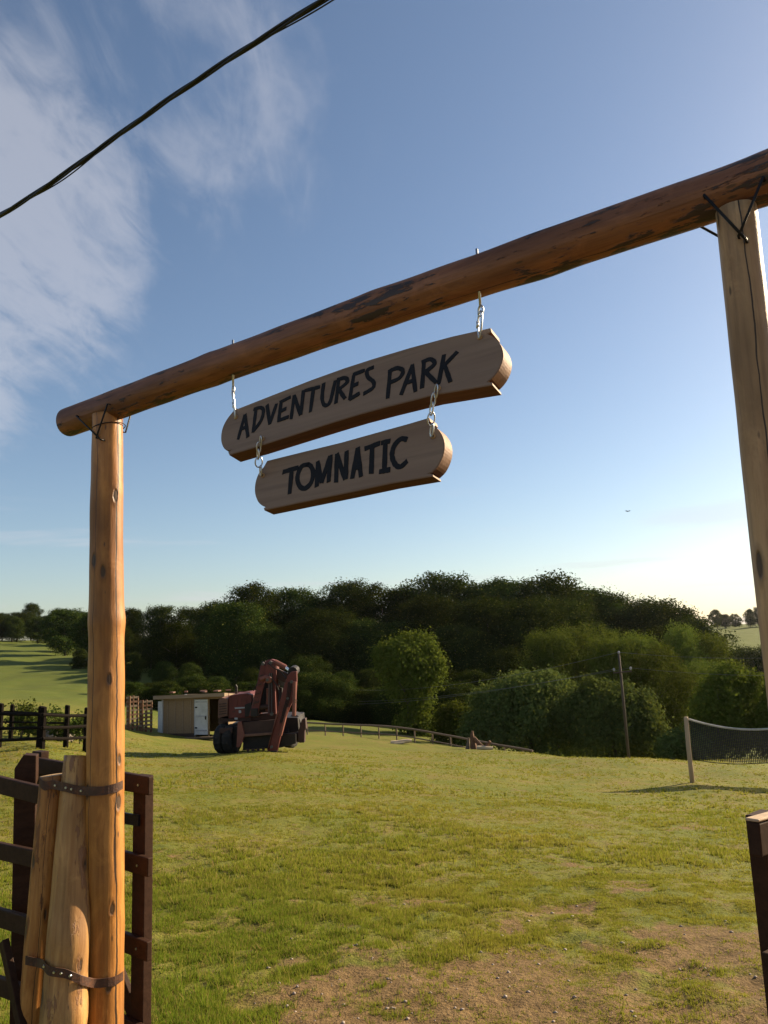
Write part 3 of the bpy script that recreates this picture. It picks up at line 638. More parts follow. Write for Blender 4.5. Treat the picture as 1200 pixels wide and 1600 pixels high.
own_tree('young_poplar', 'green bushy tree at the right edge behind the net', 1230, 1050, 1195, 38,
    [(1215,1110,28,26,0),(1240,1085,30,30,0),(1250,1130,40,34,0),(1210,1150,30,30,0),(1230,1170,34,26,0)],
    16000, 0.15, LEAF_L, 0.12, 906)
own_tree('hedge_bush', 'small dark bush at the foot of the willow right of the pole', 1050, 1150, 1190, 38,
    [(1045,1172,16,14,0),(1065,1165,20,18,0.2),(1085,1170,20,18,0)], 7000, 0.13, LEAF_B, 0.06, 907, 'bush')

# ------------------------------------------------------------------ log gateway
def log_obj(name, p0, p1, r0, r1, mat, parent, seed, nz=70, ns=28, bump=0.035, knobs=(), tilt_cap=0.0, roundend=0.0, bend=0.006):
    p0, p1 = Vector(p0), Vector(p1); ax = p1-p0; ln = ax.length; r = np.random.default_rng(seed)
    ph = r.uniform(0, 6.28, 8)
    V = []; F = []
    for i in range(nz+1):
        u = i/nz; z = u*ln; rad = r0+(r1-r0)*u
        ox = bend*ln*(math.sin(u*math.pi*1.3+ph[0])-math.sin(ph[0])*(1-u)-math.sin(math.pi*1.3+ph[0])*u); oy = bend*ln*(math.sin(u*math.pi*1.7+ph[1])-math.sin(ph[1])*(1-u)-math.sin(math.pi*1.7+ph[1])*u)
        e = 1.0
        if roundend:
            if u*ln < roundend: e = math.sqrt(max(0.0, 1-(1-u*ln/roundend)**2))*0.35+0.65
            if (1-u)*ln < roundend: e = math.sqrt(max(0.0, 1-(1-(1-u)*ln/roundend)**2))*0.35+0.65
        for k in range(ns):
            a = 2*math.pi*k/ns
            q = 1 + bump*0.6*math.sin(z*23+ph[6]+2*math.sin(a+ph[7]))*math.sin(3*a+z*4+ph[1]) + bump*(math.sin(2*a+ph[2]+z*2.1)+0.6*math.sin(3*a+ph[3]-z*3.3)+0.5*math.sin(z*7+ph[4]+a)) + bump*0.35*math.sin(5*a+z*9+ph[5])
            for (kz, ka, ks, kw) in knobs: q += ks*math.exp(-((z-kz)/kw)**2)*(0.35+0.65*max(0, math.cos(a-ka))**2)
            V.append((math.cos(a)*rad*q*e+ox, math.sin(a)*rad*q*e+oy, z + (tilt_cap*math.cos(a)*rad if i == nz else 0)))
    for i in range(nz):
        for k in range(ns): F.append((i*ns+k, i*ns+(k+1) % ns, (i+1)*ns+(k+1) % ns, (i+1)*ns+k))
    F.append(tuple(range(ns-1, -1, -1))); F.append(tuple(nz*ns+k for k in range(ns)))
    me = bpy.data.meshes.new(name); me.from_pydata(V, [], F); me.materials.append(mat); me.materials.append(ENDG)
    sm = [True]*len(F); sm[-1] = sm[-2] = False; me.polygons.foreach_set('use_smooth', sm)
    mi = [0]*len(F); mi[-1] = mi[-2] = 1; me.polygons.foreach_set('material_index', mi)
    o = link(name, me, parent); q = Vector((0,0,1)).rotation_difference(ax.normalized())
    # keep local x pointing along the world's x as far as it can, so cracks face known sides
    xl = q @ Vector((1,0,0)); tgt = Vector((1,0,0)) - ax.normalized()*ax.normalized().x
    if tgt.length > 0.3:
        tgt.normalize(); ang = xl.angle(tgt); s = 1 if xl.cross(tgt).dot(ax) > 0 else -1
        q = Quaternion(ax.normalized(), s*ang) @ q
    o.rotation_mode = 'QUATERNION'; o.rotation_quaternion = q
    o.location = p0 - (Vector(parent.location) if parent is not None else Vector((0,0,0)))
    return o
DL, DR = 3.27, 1.87
bl_ = at(168, 660, DL); br_ = at(1152, 352, DR)
gL = gz(bl_.x, bl_.y); base_l = at(164, 1600, DL*1.0)
postL0 = Vector((base_l.x, DL, gL-0.12)); postL1 = Vector((bl_.x+0.0, DL, bl_.z+0.03))
gateway = empty('log_gateway', (postL0.x, postL0.y, gL))
log_obj('post', postL0, postL1, 0.079, 0.066, POST, gateway, 11, knobs=[(1.98, -2.2, 0.04, 0.05), (1.98, -0.2, 0.075, 0.045), (0.95, -1.0, 0.03, 0.06), (2.55, 0.2, 0.04, 0.07)], bump=0.026, nz=140, bend=0.002)
pr_t = at(1152, 345, DR); pr_b = at(1236, 1050, DR*0.99); dirr = (pr_b-pr_t).normalized()
gR = gz(pr_b.x, pr_b.y); postR0 = pr_t + dirr*((pr_t.z-gR+0.12)/(-dirr.z)); 
log_obj('post', postR0, pr_t+Vector((0,0,0.03)), 0.054, 0.050, POST2, gateway, 12, bump=0.012, nz=80, bend=0.002)
bA = at(170, 638, DL); bB = at(1152, 294, DR)
bdir = (bB-bA).normalized()
bl_end = bA - bdir*0.315; br_end = bB + bdir*0.45
log_obj('beam', bl_end, br_end, 0.066, 0.0665, BEAM, gateway, 13, nz=150, knobs=[(0.95, 1.2, 0.09, 0.05), (1.75, 1.3, 0.07, 0.06), (2.35, -1, 0.06, 0.08), (3.0, 2, 0.06, 0.06)], bump=0.018, roundend=0.03, bend=0.004)
print('beam z', bA.z, bB.z, 'ground', gL, gR, 'len', (bB-bA).length)
bnorm = bdir.cross(Vector((0,0,1))).normalized()
if bnorm.y > 0: bnorm = -bnorm                 # horizontal normal facing the viewer
def spike(pts, r=0.0038):
    b = MB(); b.tube(pts, r, 6); b.build('iron_dog', IRON, gateway, smooth=True)
def beam_front(px, py, off=0.0): return on_plane(px, py, bA+bnorm*(0.068+off), bnorm)
for (a, b_) in (((120,650),(158,687)), ((169,631),(151,685)), ((1100,305),(1166,375)), ((1193,277),(1154,370))):
    pa, pb = beam_front(*a), beam_front(*b_)
    spike([pa-bnorm*0.018, pa+bnorm*0.003, pb+bnorm*0.003, pb-bnorm*0.018])
def beam_back(px, py): return on_plane(px, py, bA-bnorm*0.060, bnorm)
for (a, b_) in (((205,645),(196,676)), ((1088,350),(1128,372))):
    pa, pb = beam_back(*a), beam_back(*b_); spike([pa+bnorm*0.012, pa, pb, pb+bnorm*0.012])
# wire round the post's neck
ring = MB(); nk = at(170, 668, DL); ring.tube([nk+Vector((math.cos(a)*0.069, math.sin(a)*0.069, 0.012*math.cos(a))) for a in np.linspace(0, 2*math.pi, 25)[:-1]], 0.0022, 5, closed=True); ring.build('binding_wire', IRON, gateway)

def sm_poly(pts, n=4, closed=False):
    P_ = [Vector((p[0], p[1], 0)) for p in pts]; out_ = []; m_ = len(P_)
    for i in range(m_-1):
        a, b, c, d = P_[max(i-1,0)], P_[i], P_[i+1], P_[min(i+2,m_-1)]
        for k in range(n):
            u = k/n; out_.append(0.5*((2*b)+(c-a)*u+(2*a-5*b+4*c-d)*u*u+(-a+3*b-3*c+d)*u**3))
    out_.append(P_[-1]); return [(p.x, p.y) for p in out_]
# side logs strapped to the left post
def stake(label, top, bot, Yt, Yb, r0, r1, mat, seed, **kw):
    p1 = at(*top, Yt); pb = at(*bot, Yb); d = (pb-p1).normalized(); g = gz(pb.x, pb.y)
    p0 = p1 + d*((p1.z-g+0.1)/(-d.z)); r_ = empty('timber_stake', (p0.x, p0.y, g))
    log_obj('log', p0, p1, r0, r1, mat, r_, seed, nz=60, **kw); tag(r_, label, 'log', 'short logs strapped to the left gate post'); return p0, p1
s1 = stake('shortest orange brown stake with a flat sawn top, leftmost of the strapped logs', (83,1211), (50,1600), 3.30, 3.27, 0.060, 0.050, STAKE, 21, tilt_cap=0.12, bump=0.02, bend=0.001)
s2 = stake('pale knobbly peeled stake squeezed between the short log and the tall gate post', (123,1181), (99,1600), 3.30, 3.12, 0.087, 0.062, STAKE2, 22, tilt_cap=-0.1, bend=0.001, bump=0.035, knobs=[(0.75, -1.0, 0.16, 0.09), (0.5, -0.3, 0.12, 0.06)])
def strap_pt(px, py):
    best = None
    for k in range(400):
        Y = 2.9 + k*0.002; p = at(px, py, Y)
        for (a, b, ra, rb) in LOGS:
            u = max(0.0, min(1.0, (p-a).dot(b-a)/(b-a).length_squared)); rd = ra+(rb-ra)*u
            if (p-(a+(b-a)*u)).length < rd*1.07+0.006: return Y
    return 3.28
LOGS = [(postL0, postL1, 0.079, 0.066), (*s1, 0.060, 0.050), (*s2, 0.087, 0.062)]
def strap(label, pts, hw):
    pp = sm_poly(pts, 6); Ys = [strap_pt(*p)-0.004 for p in pp]
    for _ in range(5):
        for i in range(1, len(Ys)-1): Ys[i] = min(Ys[i], (Ys[i-1]+Ys[i+1])/2)
    dens = [at(p[0], p[1], y) for p, y in zip(pp, Ys)]; root = empty('metal_strap', dens[len(dens)//2]); b = MB(); vs_, fs = [], []
    for p in dens:
        o = Vector((0, -0.0035, 0)); vs_ += [p+Vector((0,0,hw)), p-Vector((0,0,hw)), p-Vector((0,0,hw))+o, p+Vector((0,0,hw))+o]
    for i in range(len(dens)-1):
        a = i*4
        for k in range(4): fs.append((a+k, a+(k+1) % 4, a+4+(k+1) % 4, a+4+k))
    b.add(vs_, fs); b.build('band', STRAP, root)
    for i in (14, 22, 27, 33):
        p = dens[min(i, len(dens)-1)]; s = MB(); s.tube([p+Vector((0,0,0)), p+Vector((0,-0.009,0))], [0.006, 0.004], 8); s.build('screw', ZINC, root)
    tag(root, label, 'strap'); return root
strap('upper dark metal strap nailed round the three logs', [(62,1221,3.27),(70,1228,3.215),(82,1226,3.195),(97,1229,3.215),(107,1231,3.285),(119,1234,3.275),(136,1236,3.245),(150,1236,3.195),(164,1235,3.185),(180,1231,3.205),(192,1226,3.26)], 0.017)
strap('lower dark metal strap sagging round the three logs', [(40,1500,3.20),(50,1502,3.14),(66,1506,3.115),(76,1516,3.145),(90,1519,3.14),(103,1521,3.125),(118,1527,3.145),(134,1533,3.19),(150,1536,3.18),(165,1535,3.175),(180,1532,3.19),(193,1524,3.26)], 0.016)

# ------------------------------------------------------------------ hanging signs
def zz_(z):
    ox, oy, s = {1:(340,560,4.8), 2:(560,500,4.8), 3:(390,640,3.636)}[z]
    return lambda p: (ox+p[0]/s, oy+p[1]/s)
def make_sign(label, outline, letters, thick, tilt, ref_px, wpx, seed):
    ref = on_plane(*ref_px, bA, bnorm)
    n = (bnorm*math.cos(tilt) + Vector((0,0,1))*math.sin(tilt)).normalized(); n = (n-bdir*n.dot(bdir)).normalized()
    up = bdir.cross(n); up = up if up.z > 0 else -up
    root = empty('hanging_sign', ref)
    R3 = Matrix((bdir, up, n)).transposed()
    def loc(px, py, off=0.0): return R3.transposed() @ (on_plane(px, py, ref, n) - ref) + Vector((0,0,off))
    poly = [loc(*p) for p in outline]; poly = [Vector((p.x, p.y, 0)) for p in poly]
    bm = bmesh.new(); vs_ = [bm.verts.new(p) for p in poly]; f = bm.faces.new(vs_)
    ex = bmesh.ops.extrude_face_region(bm, geom=[f]); 
    for v in ex['geom']:
        if isinstance(v, bmesh.types.BMVert): v.co.z -= thick
    bmesh.ops.recalc_face_normals(bm, faces=bm.faces)
    for fc in bm.faces: fc.material_index = 0 if len(fc.verts) > 6 else (2 if abs(fc.normal.y) > 0.8 else 1)
    be = [e for e in bm.edges if sum(1 for fc in e.link_faces if fc.material_index == 0) == 1]
    bmesh.ops.bevel(bm, geom=be, offset=0.003, segments=2, affect='EDGES', clamp_overlap=True)
    me = bpy.data.meshes.new('board'); bm.to_mesh(me); bm.free(); me.materials.append(SIGN); me.materials.append(SIGNEDGE); me.materials.append(SIGNDARK)
    o = link('board', me, root); o.rotation_mode = 'QUATERNION'; o.rotation_quaternion = R3.to_quaternion()
    rr = random.Random(seed)
    for strokes in letters:                         # each letter: brush strokes, one mesh
        vs2, fs2 = [], []; lay = 0
        for st in strokes:
            pts = sm_poly(st, 5) if len(st) > 2 else [(st[0][0]+(st[1][0]-st[0][0])*k/5, st[0][1]+(st[1][1]-st[0][1])*k/5) for k in range(6)]
            q = [loc(*p) for p in pts]; q = [Vector((p.x, p.y)) for p in q]; m_ = len(q); b0 = len(vs2); lay += 1
            zt = 0.0012 + 0.0004*lay
            for i_, p in enumerate(q):
                tt = (q[min(i_+1, m_-1)]-q[max(i_-1, 0)]).normalized(); nn = Vector((-tt.y, tt.x))
                e = 1.0 if 0 < i_ < m_-1 else 0.92
                ww = wpx*0.5*e*rr.uniform(0.90, 1.12)
                if i_ == 0: p = p - tt*wpx*0.18
                if i_ == m_-1: p = p + tt*wpx*0.18
                sk = rr.uniform(-0.12, 0.12)*wpx*(i_ in (0, m_-1))
                a, c = p+nn*ww+tt*sk, p-nn*ww-tt*sk
                vs2 += [(a.x, a.y, zt), (c.x, c.y, zt), (a.x, a.y, -0.001), (c.x, c.y, -0.001)]
            for i_ in range(m_-1):
                a = b0+i_*4; b = a+4; fs2 += [(a, a+1, b+1, b), (a, b, b+2, a+2), (a+1, a+3, b+3, b+1)]
            fs2 += [(b0, b0+2, b0+3, b0+1), (b0+(m_-1)*4, b0+(m_-1)*4+1, b0+(m_-1)*4+3, b0+(m_-1)*4+2)]
        lm = bpy.data.meshes.new('letter'); lm.from_pydata(vs2, [], fs2); lm.materials.append(LETTER)
        lo_ = link('letter', lm, o)
    tag(root, label, 'sign', 'wooden name boards hanging from the beam'); return root, ref, n, loc, R3
z1, z2, z3 = zz_(1), zz_(2), zz_(3)
out1 = [(366,636.5),(371,638.5),(427,616.5),(486,593.5),(536,575.5),(580,561.2),(640,543.2),(706,525.4),(766,512),(767.5,518.5),(762,521.5)] + \
       [z2(p) for p in sm_poly([(1000,118),(1036,145),(1068,190),(1085,250),(1078,310),(1050,375),(1010,428),(978,455)], 3)] + [(762,596.5),(768.5,597.5),(769.5,601.5),(677,617.5),(606,635.5),(560,648),(519,660.5),(486,671),(444,684.5),(402,698),(358,711),(356,706),(360.5,703.5)] + \
       [z1(p) for p in sm_poly([(70,692),(45,672),(27,630),(24,580),(36,520),(65,460),(106,406)], 3)] + [(365,641)]
LET1 = [[z1(p) for p in s] for s in ()]
def lt(z, *st): return [[z(p) for p in s] for s in st]
LET1 = [lt(z1, [(155,605),(205,425)], [(207,425),(228,588)], [(172,535),(226,510)]),
        lt(z1, [(288,385),(268,550)], [(275,382),(325,370),(345,395),(325,470),(268,548)]),
        lt(z1, [(372,352),(392,492)], [(392,490),(442,345)]),
        lt(z1, [(478,325),(458,470)], [(470,330),(545,292)], [(470,400),(512,378)], [(458,468),(530,440)]),
        lt(z1, [(575,280),(552,452)], [(575,280),(622,420)], [(645,245),(626,420)]),
        lt(z1, [(655,243),(765,215)], [(720,228),(697,398)]),
        lt(z1, [(796,190),(785,300),(805,352),(845,325),(882,170)]),
        lt(z1, [(908,165),(888,335)], [(900,160),(958,148),(972,180),(905,238)], [(912,236),(955,300)]),
        lt(z1, [(1022,125),(992,308)], [(1020,122),(1100,92)], [(1006,212),(1052,190)], [(992,308),(1062,265)]),
        lt(z1, [(1168,68),(1122,92),(1128,140),(1170,178),(1165,222),(1098,265)]),
        lt(z2, [(238,390),(220,585)], [(228,388),(290,362),(335,382),(310,435),(238,470)]),
        lt(z2, [(405,340),(322,558)], [(405,340),(428,535)], [(355,475),(425,450)]),
        lt(z2, [(492,325),(478,508)], [(480,318),(540,295),(572,330),(498,395)], [(505,392),(582,468)]),
        lt(z2, [(642,265),(602,480)], [(740,242),(642,345)], [(648,340),(690,462)])]
S1 = make_sign('upper rounded plank sign reading ADVENTURES PARK in dark brush letters', out1, LET1, 0.066, math.radians(15), (560,600), 0.0152, 1)
out2 = [z3(p) for p in [(98,290),(320,235),(520,186),(720,130),(900,80),(1018,45),(1024,66),(1012,72)]] + [z3(p) for p in sm_poly([(1040,86),(1072,114),(1097,155),(1107,205),(1098,260),(1070,320),(1036,356)], 3)] + \
       [z3(p) for p in [(1022,362),(1038,366),(1041,378),(800,420),(560,472),(300,526),(82,572),(78,558),(90,552)]] + [z3(p) for p in sm_poly([(70,545),(46,522),(29,475),(30,420),(48,365),(78,325)], 3)]
LET2 = [lt(z3, [(192,355),(275,330)], [(240,345),(228,475)]),
        lt(z3, [(335,312),(295,325),(272,385),(285,435),(315,448),(350,415),(362,360),(348,322),(330,312)]),
        lt(z3, [(388,300),(382,435)], [(388,298),(410,412)], [(410,412),(458,268)], [(460,265),(450,408)]),
        lt(z3, [(497,255),(492,410)], [(497,255),(542,392)], [(552,240),(547,392)]),
        lt(z3, [(615,220),(584,388)], [(615,220),(633,378)], [(592,335),(632,322)]),
        lt(z3, [(658,222),(738,192)], [(697,212),(692,360)]),
        lt(z3, [(772,182),(766,348)], [(752,190),(795,180)], [(742,353),(795,342)]),
        lt(z3, [(892,170),(858,168),(822,208),(810,262),(828,312),(858,325),(893,295)])]
S2 = make_sign('lower shorter rounded plank sign reading TOMNATIC in dark brush letters', out2, LET2, 0.056, math.radians(11), (550,730), 0.0182, 2)

# rods, hooks and chains
def loop_pts(c, up, side, h, w_, n=16, pear=0.0):
    return [c + up*(math.cos(a)*h/2) + side*(math.sin(a)*w_/2*(1+pear*math.cos(a))) for a in np.linspace(0, 2*math.pi, n+1)[:-1]]
def hang(label, rod_px, rodtop_py, eye_py, hole_px, sgn):
    pB = on_plane(*rod_px, bA, bnorm); t_ = on_plane(rod_px[0]-(rod_px[0]-363)*0.018, rodtop_py, bA, bnorm)
    e_ = on_plane(hole_px[0], eye_py, bA, bnorm); e_ = Vector((pB.x, pB.y, e_.z)); t_ = Vector((pB.x, pB.y, (bA+bdir*((pB-bA).dot(bdir))).z+0.066+0.036))
    root = empty('threaded_hook', e_); b = MB(); b.tube([e_+Vector((0,0,0.0)), t_], 0.0042, 8); b.build('rod', ZINC, root, smooth=True)
    b = MB(); b.tube(loop_pts(e_-Vector((0,0,0.013)), Vector((0,0,1)), (bdir+bnorm*0.6).normalized(), 0.034, 0.026), 0.0036, 6, closed=True); b.build('eye', ZINC, root, smooth=True)
    tag(root, label, 'hook', 'threaded rods through the beam')
    S, ref, n, loc, R3 = sgn; hp = on_plane(*hole_px, ref, n)
    top = e_ - Vector((0,0,0.022)); d = (top-hp); ln = d.length
    cr = empty('carabiner', hp); b = MB(); upv = d.normalized(); sd = (bdir*0.75+bnorm*0.65); sd = (sd-upv*sd.dot(upv)).normalized()
    c = (top+hp)/2 + n*0.004
    b.tube(loop_pts(c, upv, sd, ln+0.012, 0.030, 22, 0.28), 0.0032, 6, closed=True); b.build('loop', ZINC, cr, smooth=True)
    g0 = c - sd*0.0165 + upv*ln*0.02; b = MB(); b.tube([g0-upv*0.010, g0+upv*0.012], 0.0052, 8); b.build('gate_sleeve', ZINC, cr, smooth=True)
    b = MB(); b.tube(loop_pts(hp+n*0.0022, up_of(n), bdir, 0.015, 0.015), 0.0022, 6, closed=True); b.build('hole_rim', ENDG, cr)
    return cr
def up_of(n): u = bdir.cross(n); return u if u.z > 0 else -u
c1 = hang('zinc threaded rod through the beam above the letter A end', (364,560), 536, 604, (369,652), S1); tag(c1, 'steel carabiner holding the left end of the upper sign', 'carabiner', 'carabiners on the upper sign')
c2 = hang('zinc threaded rod through the beam above the right end of the sign', (748,440), 394, 480, (750,527), S1); tag(c2, 'steel carabiner holding the right end of the upper sign', 'carabiner', 'carabiners on the upper sign')
def chain(label, a_px, b_px):
    pa = on_plane(*a_px, S1[1], S1[2]) + S1[2]*0.006; pb = on_plane(*b_px, S2[1], S2[2]) + S2[2]*0.006
    root = empty('steel_chain', pb); d = pb-pa; ln = d.length; dn = d.normalized()
    s1_ = (bdir - dn*bdir.dot(dn)).normalized(); s2_ = dn.cross(s1_); nl = max(4, round(ln/0.030)); stp = ln/nl
    bulge = lambda u: S1[2]*0.022*math.sin(math.pi*u)
    for i_ in range(nl):
        c = pa + d*((i_+0.5)/nl) + bulge((i_+0.5)/nl); ang = 0.5 + (i_ % 2)*1.45
        side = s1_*math.cos(ang)+s2_*math.sin(ang)
        big = (i_ == nl-2)
        b = MB(); b.tube(loop_pts(c, dn, side, stp*1.42, 0.030 if big else 0.017, 14), 0.0026, 6, closed=True); b.build('chain_link', ZINC, root, smooth=True)
    for hp, n in ((pa, S1[2]), (pb, S2[2])):
        b = MB(); b.tube(loop_pts(hp-n*0.004, up_of(n), bdir, 0.014, 0.014), 0.0022, 6, closed=True); b.build('hole_rim', ENDG, root)
    tag(root, label, 'chain', 'chains between the two signs')
chain('short steel chain linking the left ends of the two signs', (411,686), (411,743))
chain('short steel chain with a wide link joining the right ends of the two signs', (685.5,607), (677,682))

tag(gateway, 'tall gateway of two peeled log posts carrying a rising log beam', 'gateway')

# ------------------------------------------------------------------ near gates and side fence
def gate_leaf(label, near_px, far_px, near_Y, far_Y, spac_px, cut, rails=4, railw=0.075, stile_w=0.085, hinge=True, railth=0.026, cap=False, stile_off=0.085):
    """open gate leaf; *_px = top of the leaf at its two stiles"""
    a = at(*near_px, near_Y); b = at(*far_px, far_Y); b = Vector((b.x, b.y, a.z + (b.z-a.z))); d = Vector((b.x-a.x, b.y-a.y, 0)).normalized()
    nrm = Vector((d.y, -d.x, 0)); 
    if nrm.y > 0: nrm = -nrm
    sp = spac_px*near_Y/FPX; H = sp*(rails-1)+railw; root = empty('gate_leaf', (a.x, a.y, a.z-H))
    def stile(p, topx):
        q = MB(); q.prism([p+Vector((0,0,0.0))-d*stile_w/2, p+Vector((0,0,0))-d*stile_w/2-Vector((0,0,H*1.0+0.01)), p+d*stile_w/2-Vector((0,0,H+0.01)), p+d*stile_w/2+Vector((0,0,topx))], -nrm*0.045)
        q.build('stile', DARKWOOD, root, bevel=0.004)
    stile(a+d*stile_off-Vector((0,0,0.006)), 0.0); stile(b-d*0.04+Vector((0,0,0.02)), cut)
    for k in range(rails):
        z = -(k*sp+railw/2); r = MB(); o = nrm*(railth/2+0.001)
        r.bar(a+Vector((0,0,z))+o-d*0.02, b+Vector((0,0,z))+o+d*0.03, railth, railw, (0,0,1)); ro = r.build('rail', DARKWOOD, root, bevel=0.004)
        sc = MB(); sc.tube([a+d*0.05+Vector((0,0,z))+o+nrm*0.012, a+d*0.05+Vector((0,0,z))+o+nrm*0.017], 0.005, 8); sc.build('screw', ZINC, root)
    br = MB(); br.bar(a+Vector((0,0,-H+0.06))-nrm*0.015+d*0.1, b+Vector((0,0,-0.08))-nrm*0.015-d*0.08, 0.024, 0.07, (0,0,1)); br.build('brace', DARKWOOD, root, bevel=0.003)
    if cap:
        cb = MB(); o = nrm*(railth/2+0.001); cb.bar(a+Vector((0,0,0.0055))+o-d*0.022, b+Vector((0,0,0.0055))+o+d*0.03, railth+0.004, 0.007, (0,0,1)); cb.build('pale_top_strip', NETPOST, root, bevel=0.003)  # added pale strip: the rail's worn, sunlit top put into the colour
    if hinge:
        h = MB(); h.bar(a+Vector((0,0,-sp*0.58))+nrm*0.008+d*0.07, a+Vector((0,0,-sp*0.58))+nrm*0.008+d*0.19, 0.010, 0.045); h.tube([a+Vector((0,0,-sp*0.58-0.03))+nrm*0.012+d*0.19, a+Vector((0,0,-sp*0.58+0.03))+nrm*0.012+d*0.19], 0.014, 8); h.build('hinge', IRON, root)
    tag(root, label, 'gate', 'open gate leaves of the gateway'); return root
gate_leaf('dark brown slatted gate leaf swung open behind the strapped logs', (236,1212), (50,1180), 3.40, 4.0, 114, 0.0)
gate_leaf('dark brown gate leaf at right edge with a sunlit top rail', (1171,1281), (1419,1212), 1.98, 2.75, 178, 0.0, rails=4, railw=0.078, stile_w=0.09, railth=0.03, cap=True, stile_off=0.115)

sf = empty('side_fence', (0,0,0)); A0 = at(62, 1300, 3.24); sf.location = (A0.x, A0.y, gz(A0.x, A0.y)); fd = Vector((-0.72, 0.69, 0)).normalized()
for k, (py0, py1, wpx) in enumerate([(1242, 1226, 27), (1343, 1329, 26), (1452, 1433, 28), (1562, 1540, 27)]):
    p = at(64, py0, 3.33); q = at(0, py1, 3.52); d = (q-p); r = MB(); r.bar(p-d*0.02, p+d*6.0, 0.026, wpx*3.2/FPX, (0,0,1)); r.build('rail', DARKWOOD, sf, bevel=0.004)
p = at(6, 1470, 3.32); q = at(33, 1600, 3.22); b = MB(); b.bar(p, q+(q-p)*0.1, 0.05, 0.026, (0.7,0.7,0)); b.build('brace', DARKWOOD, sf, bevel=0.003)
def fpost(px, top, bot, Y, wpx):
    a, b_ = at(px[0], top, Y), at(px[1], bot, Y); h = wpx*Y/FPX; x = Vector((1,0.3,0)).normalized()*h*0.5
    return a, b_, x
a, b_, x = fpost((40,37), 1182, 1520, 3.62, 30); yv = Vector((-0.3,1,0)).normalized()*0.08
pb = MB(); pb.prism([a-x-Vector((0,0,0.05)), Vector((b_.x,b_.y,gz(b_.x,b_.y)-0.1))-x, Vector((b_.x,b_.y,gz(b_.x,b_.y)-0.1))+x, a+x, a-x*0.2+Vector((0,0,0.008))], yv); pb.build('post', DARKWOOD, sf, bevel=0.004)
tag(sf, 'near dark brown plank fence meeting the logs at the left edge', 'fence')

# ------------------------------------------------------------------ overhead cable
oc = empty('overhead_cable', at(250, 165, 5.6))
key = [(-260,470,8.2),(-120,405,7.3),(0,337,6.5),(80,286,6.1),(170,222,5.75),(260,158,5.4),(350,98,5.1),(430,47,4.85),(500,3,4.65),(600,-58,4.4),(760,-160,4.1)]
P_ = [at(*k) for k in key]; cen = []
for i_ in range(len(P_)-1):
    a, b, c, d = P_[max(i_-1,0)], P_[i_], P_[i_+1], P_[min(i_+2,len(P_)-1)]
    for k in range(16): u = k/16; cen.append(0.5*((2*b)+(c-a)*u+(2*a-5*b+4*c-d)*u*u+(-a+3*b-3*c+d)*u**3))
acc = [0.0]
for i_ in range(1, len(cen)): acc.append(acc[-1]+(cen[i_]-cen[i_-1]).length)
for s_ in range(4):
    pts = []
    for i_, p in enumerate(cen):
        tg = (cen[min(i_+1,len(cen)-1)]-cen[max(i_-1,0)]).normalized(); u = tg.cross(Vector((0,0,1))).normalized(); v = u.cross(tg)
        ph = acc[i_]*(3.6 if s_ < 3 else 2.4) + s_*2.094; rad = 0.0115 if s_ < 3 else 0.021+0.012*math.sin(acc[i_]*1.9+0.6)
        pts.append(p + u*math.cos(ph)*rad + v*math.sin(ph)*rad)
    b = MB(); b.tube(pts, 0.0108 if s_ < 3 else 0.0055, 7); b.build('strand', CABLE, oc, smooth=True)
tag(oc, 'black twisted overhead cable crossing the sky at upper left', 'cable')

# ------------------------------------------------------------------ excavator
EY = 26.0; e0 = at(405, 1172, EY); EZ = gz(e0.x, EY) ; ex_ = empty('wheeled_excavator', (e0.x, EY, EZ)); KM = EY/FPX
def el(px, py, y=0.0): return Vector((e0.x+(px-405)*KM*(1+y/EY) , EY+y, EZ+(1174-py)*KM*(1+y/EY) + (px-405)*KM*0.04))
def zx(p): return (320+p[0]/7.06, 1030+p[1]/7.06)
def eprism(name, pts, y0, th, mat, parent=None, zoomed=True, bevel=0.01):
    b = MB(); b.prism([el(*(zx(p) if zoomed else p), y0) for p in pts], Vector((0, th, 0)))
    o = b.build(name, mat, None, origin=(e0.x, EY, EZ), bevel=bevel); o.parent = parent or ex_; o.location = (0,0,0); return o
def etube(name, pts, r, mat, parent=None, n=10):
    b = MB(); b.tube([el(*zx(p[:2]), p[2]) for p in pts], r, n)
    o = b.build(name, mat, None, origin=(e0.x, EY, EZ), smooth=False); o.parent = parent or ex_; o.location = (0,0,0); return o
def wheel(px, py, y, rad, wd, ang):
    c = el(px, py, y); c.z = EZ + rad - 0.03; ax = Vector((math.cos(ang), math.sin(ang), 0)); b = MB()
    prof = [(-0.5,0.62),(-0.5,0.86),(-0.42,0.96),(-0.25,1.0),(0.25,1.0),(0.42,0.96),(0.5,0.86),(0.5,0.62)]; sd = ax.cross(Vector((0,0,1))); ns = 28; vs_ = []; fs = []
    for k in range(ns):
        a = 2*math.pi*k/ns
        for (u, q) in prof:
            lug = 1.0 + (0.035 if (k % 2 and q > 0.9) else 0); vs_.append(c + ax*u*wd + (sd*math.cos(a)+Vector((0,0,1))*math.sin(a))*rad*q*lug)
    m_ = len(prof)
    for k in range(ns):
        for j in range(m_): fs.append((k*m_+j, k*m_+(j+1) % m_, ((k+1) % ns)*m_+(j+1) % m_, ((k+1) % ns)*m_+j))
    b.add(vs_, fs); wo_ = b.build('wheel', RUBBER, None, origin=(e0.x, EY, EZ)); wo_.parent = ex_; wo_.location = (0,0,0)
    r = MB(); r.tube([c-ax*wd*0.30, c-ax*wd*0.22, c+ax*wd*0.22, c+ax*wd*0.30], [rad*0.3, rad*0.63, rad*0.63, rad*0.3], 18); ro = r.build('rim', DARKSTEEL, None, origin=(e0.x, EY, EZ)); ro.parent = wo_; ro.location = (0,0,0)
wa = math.radians(-20)
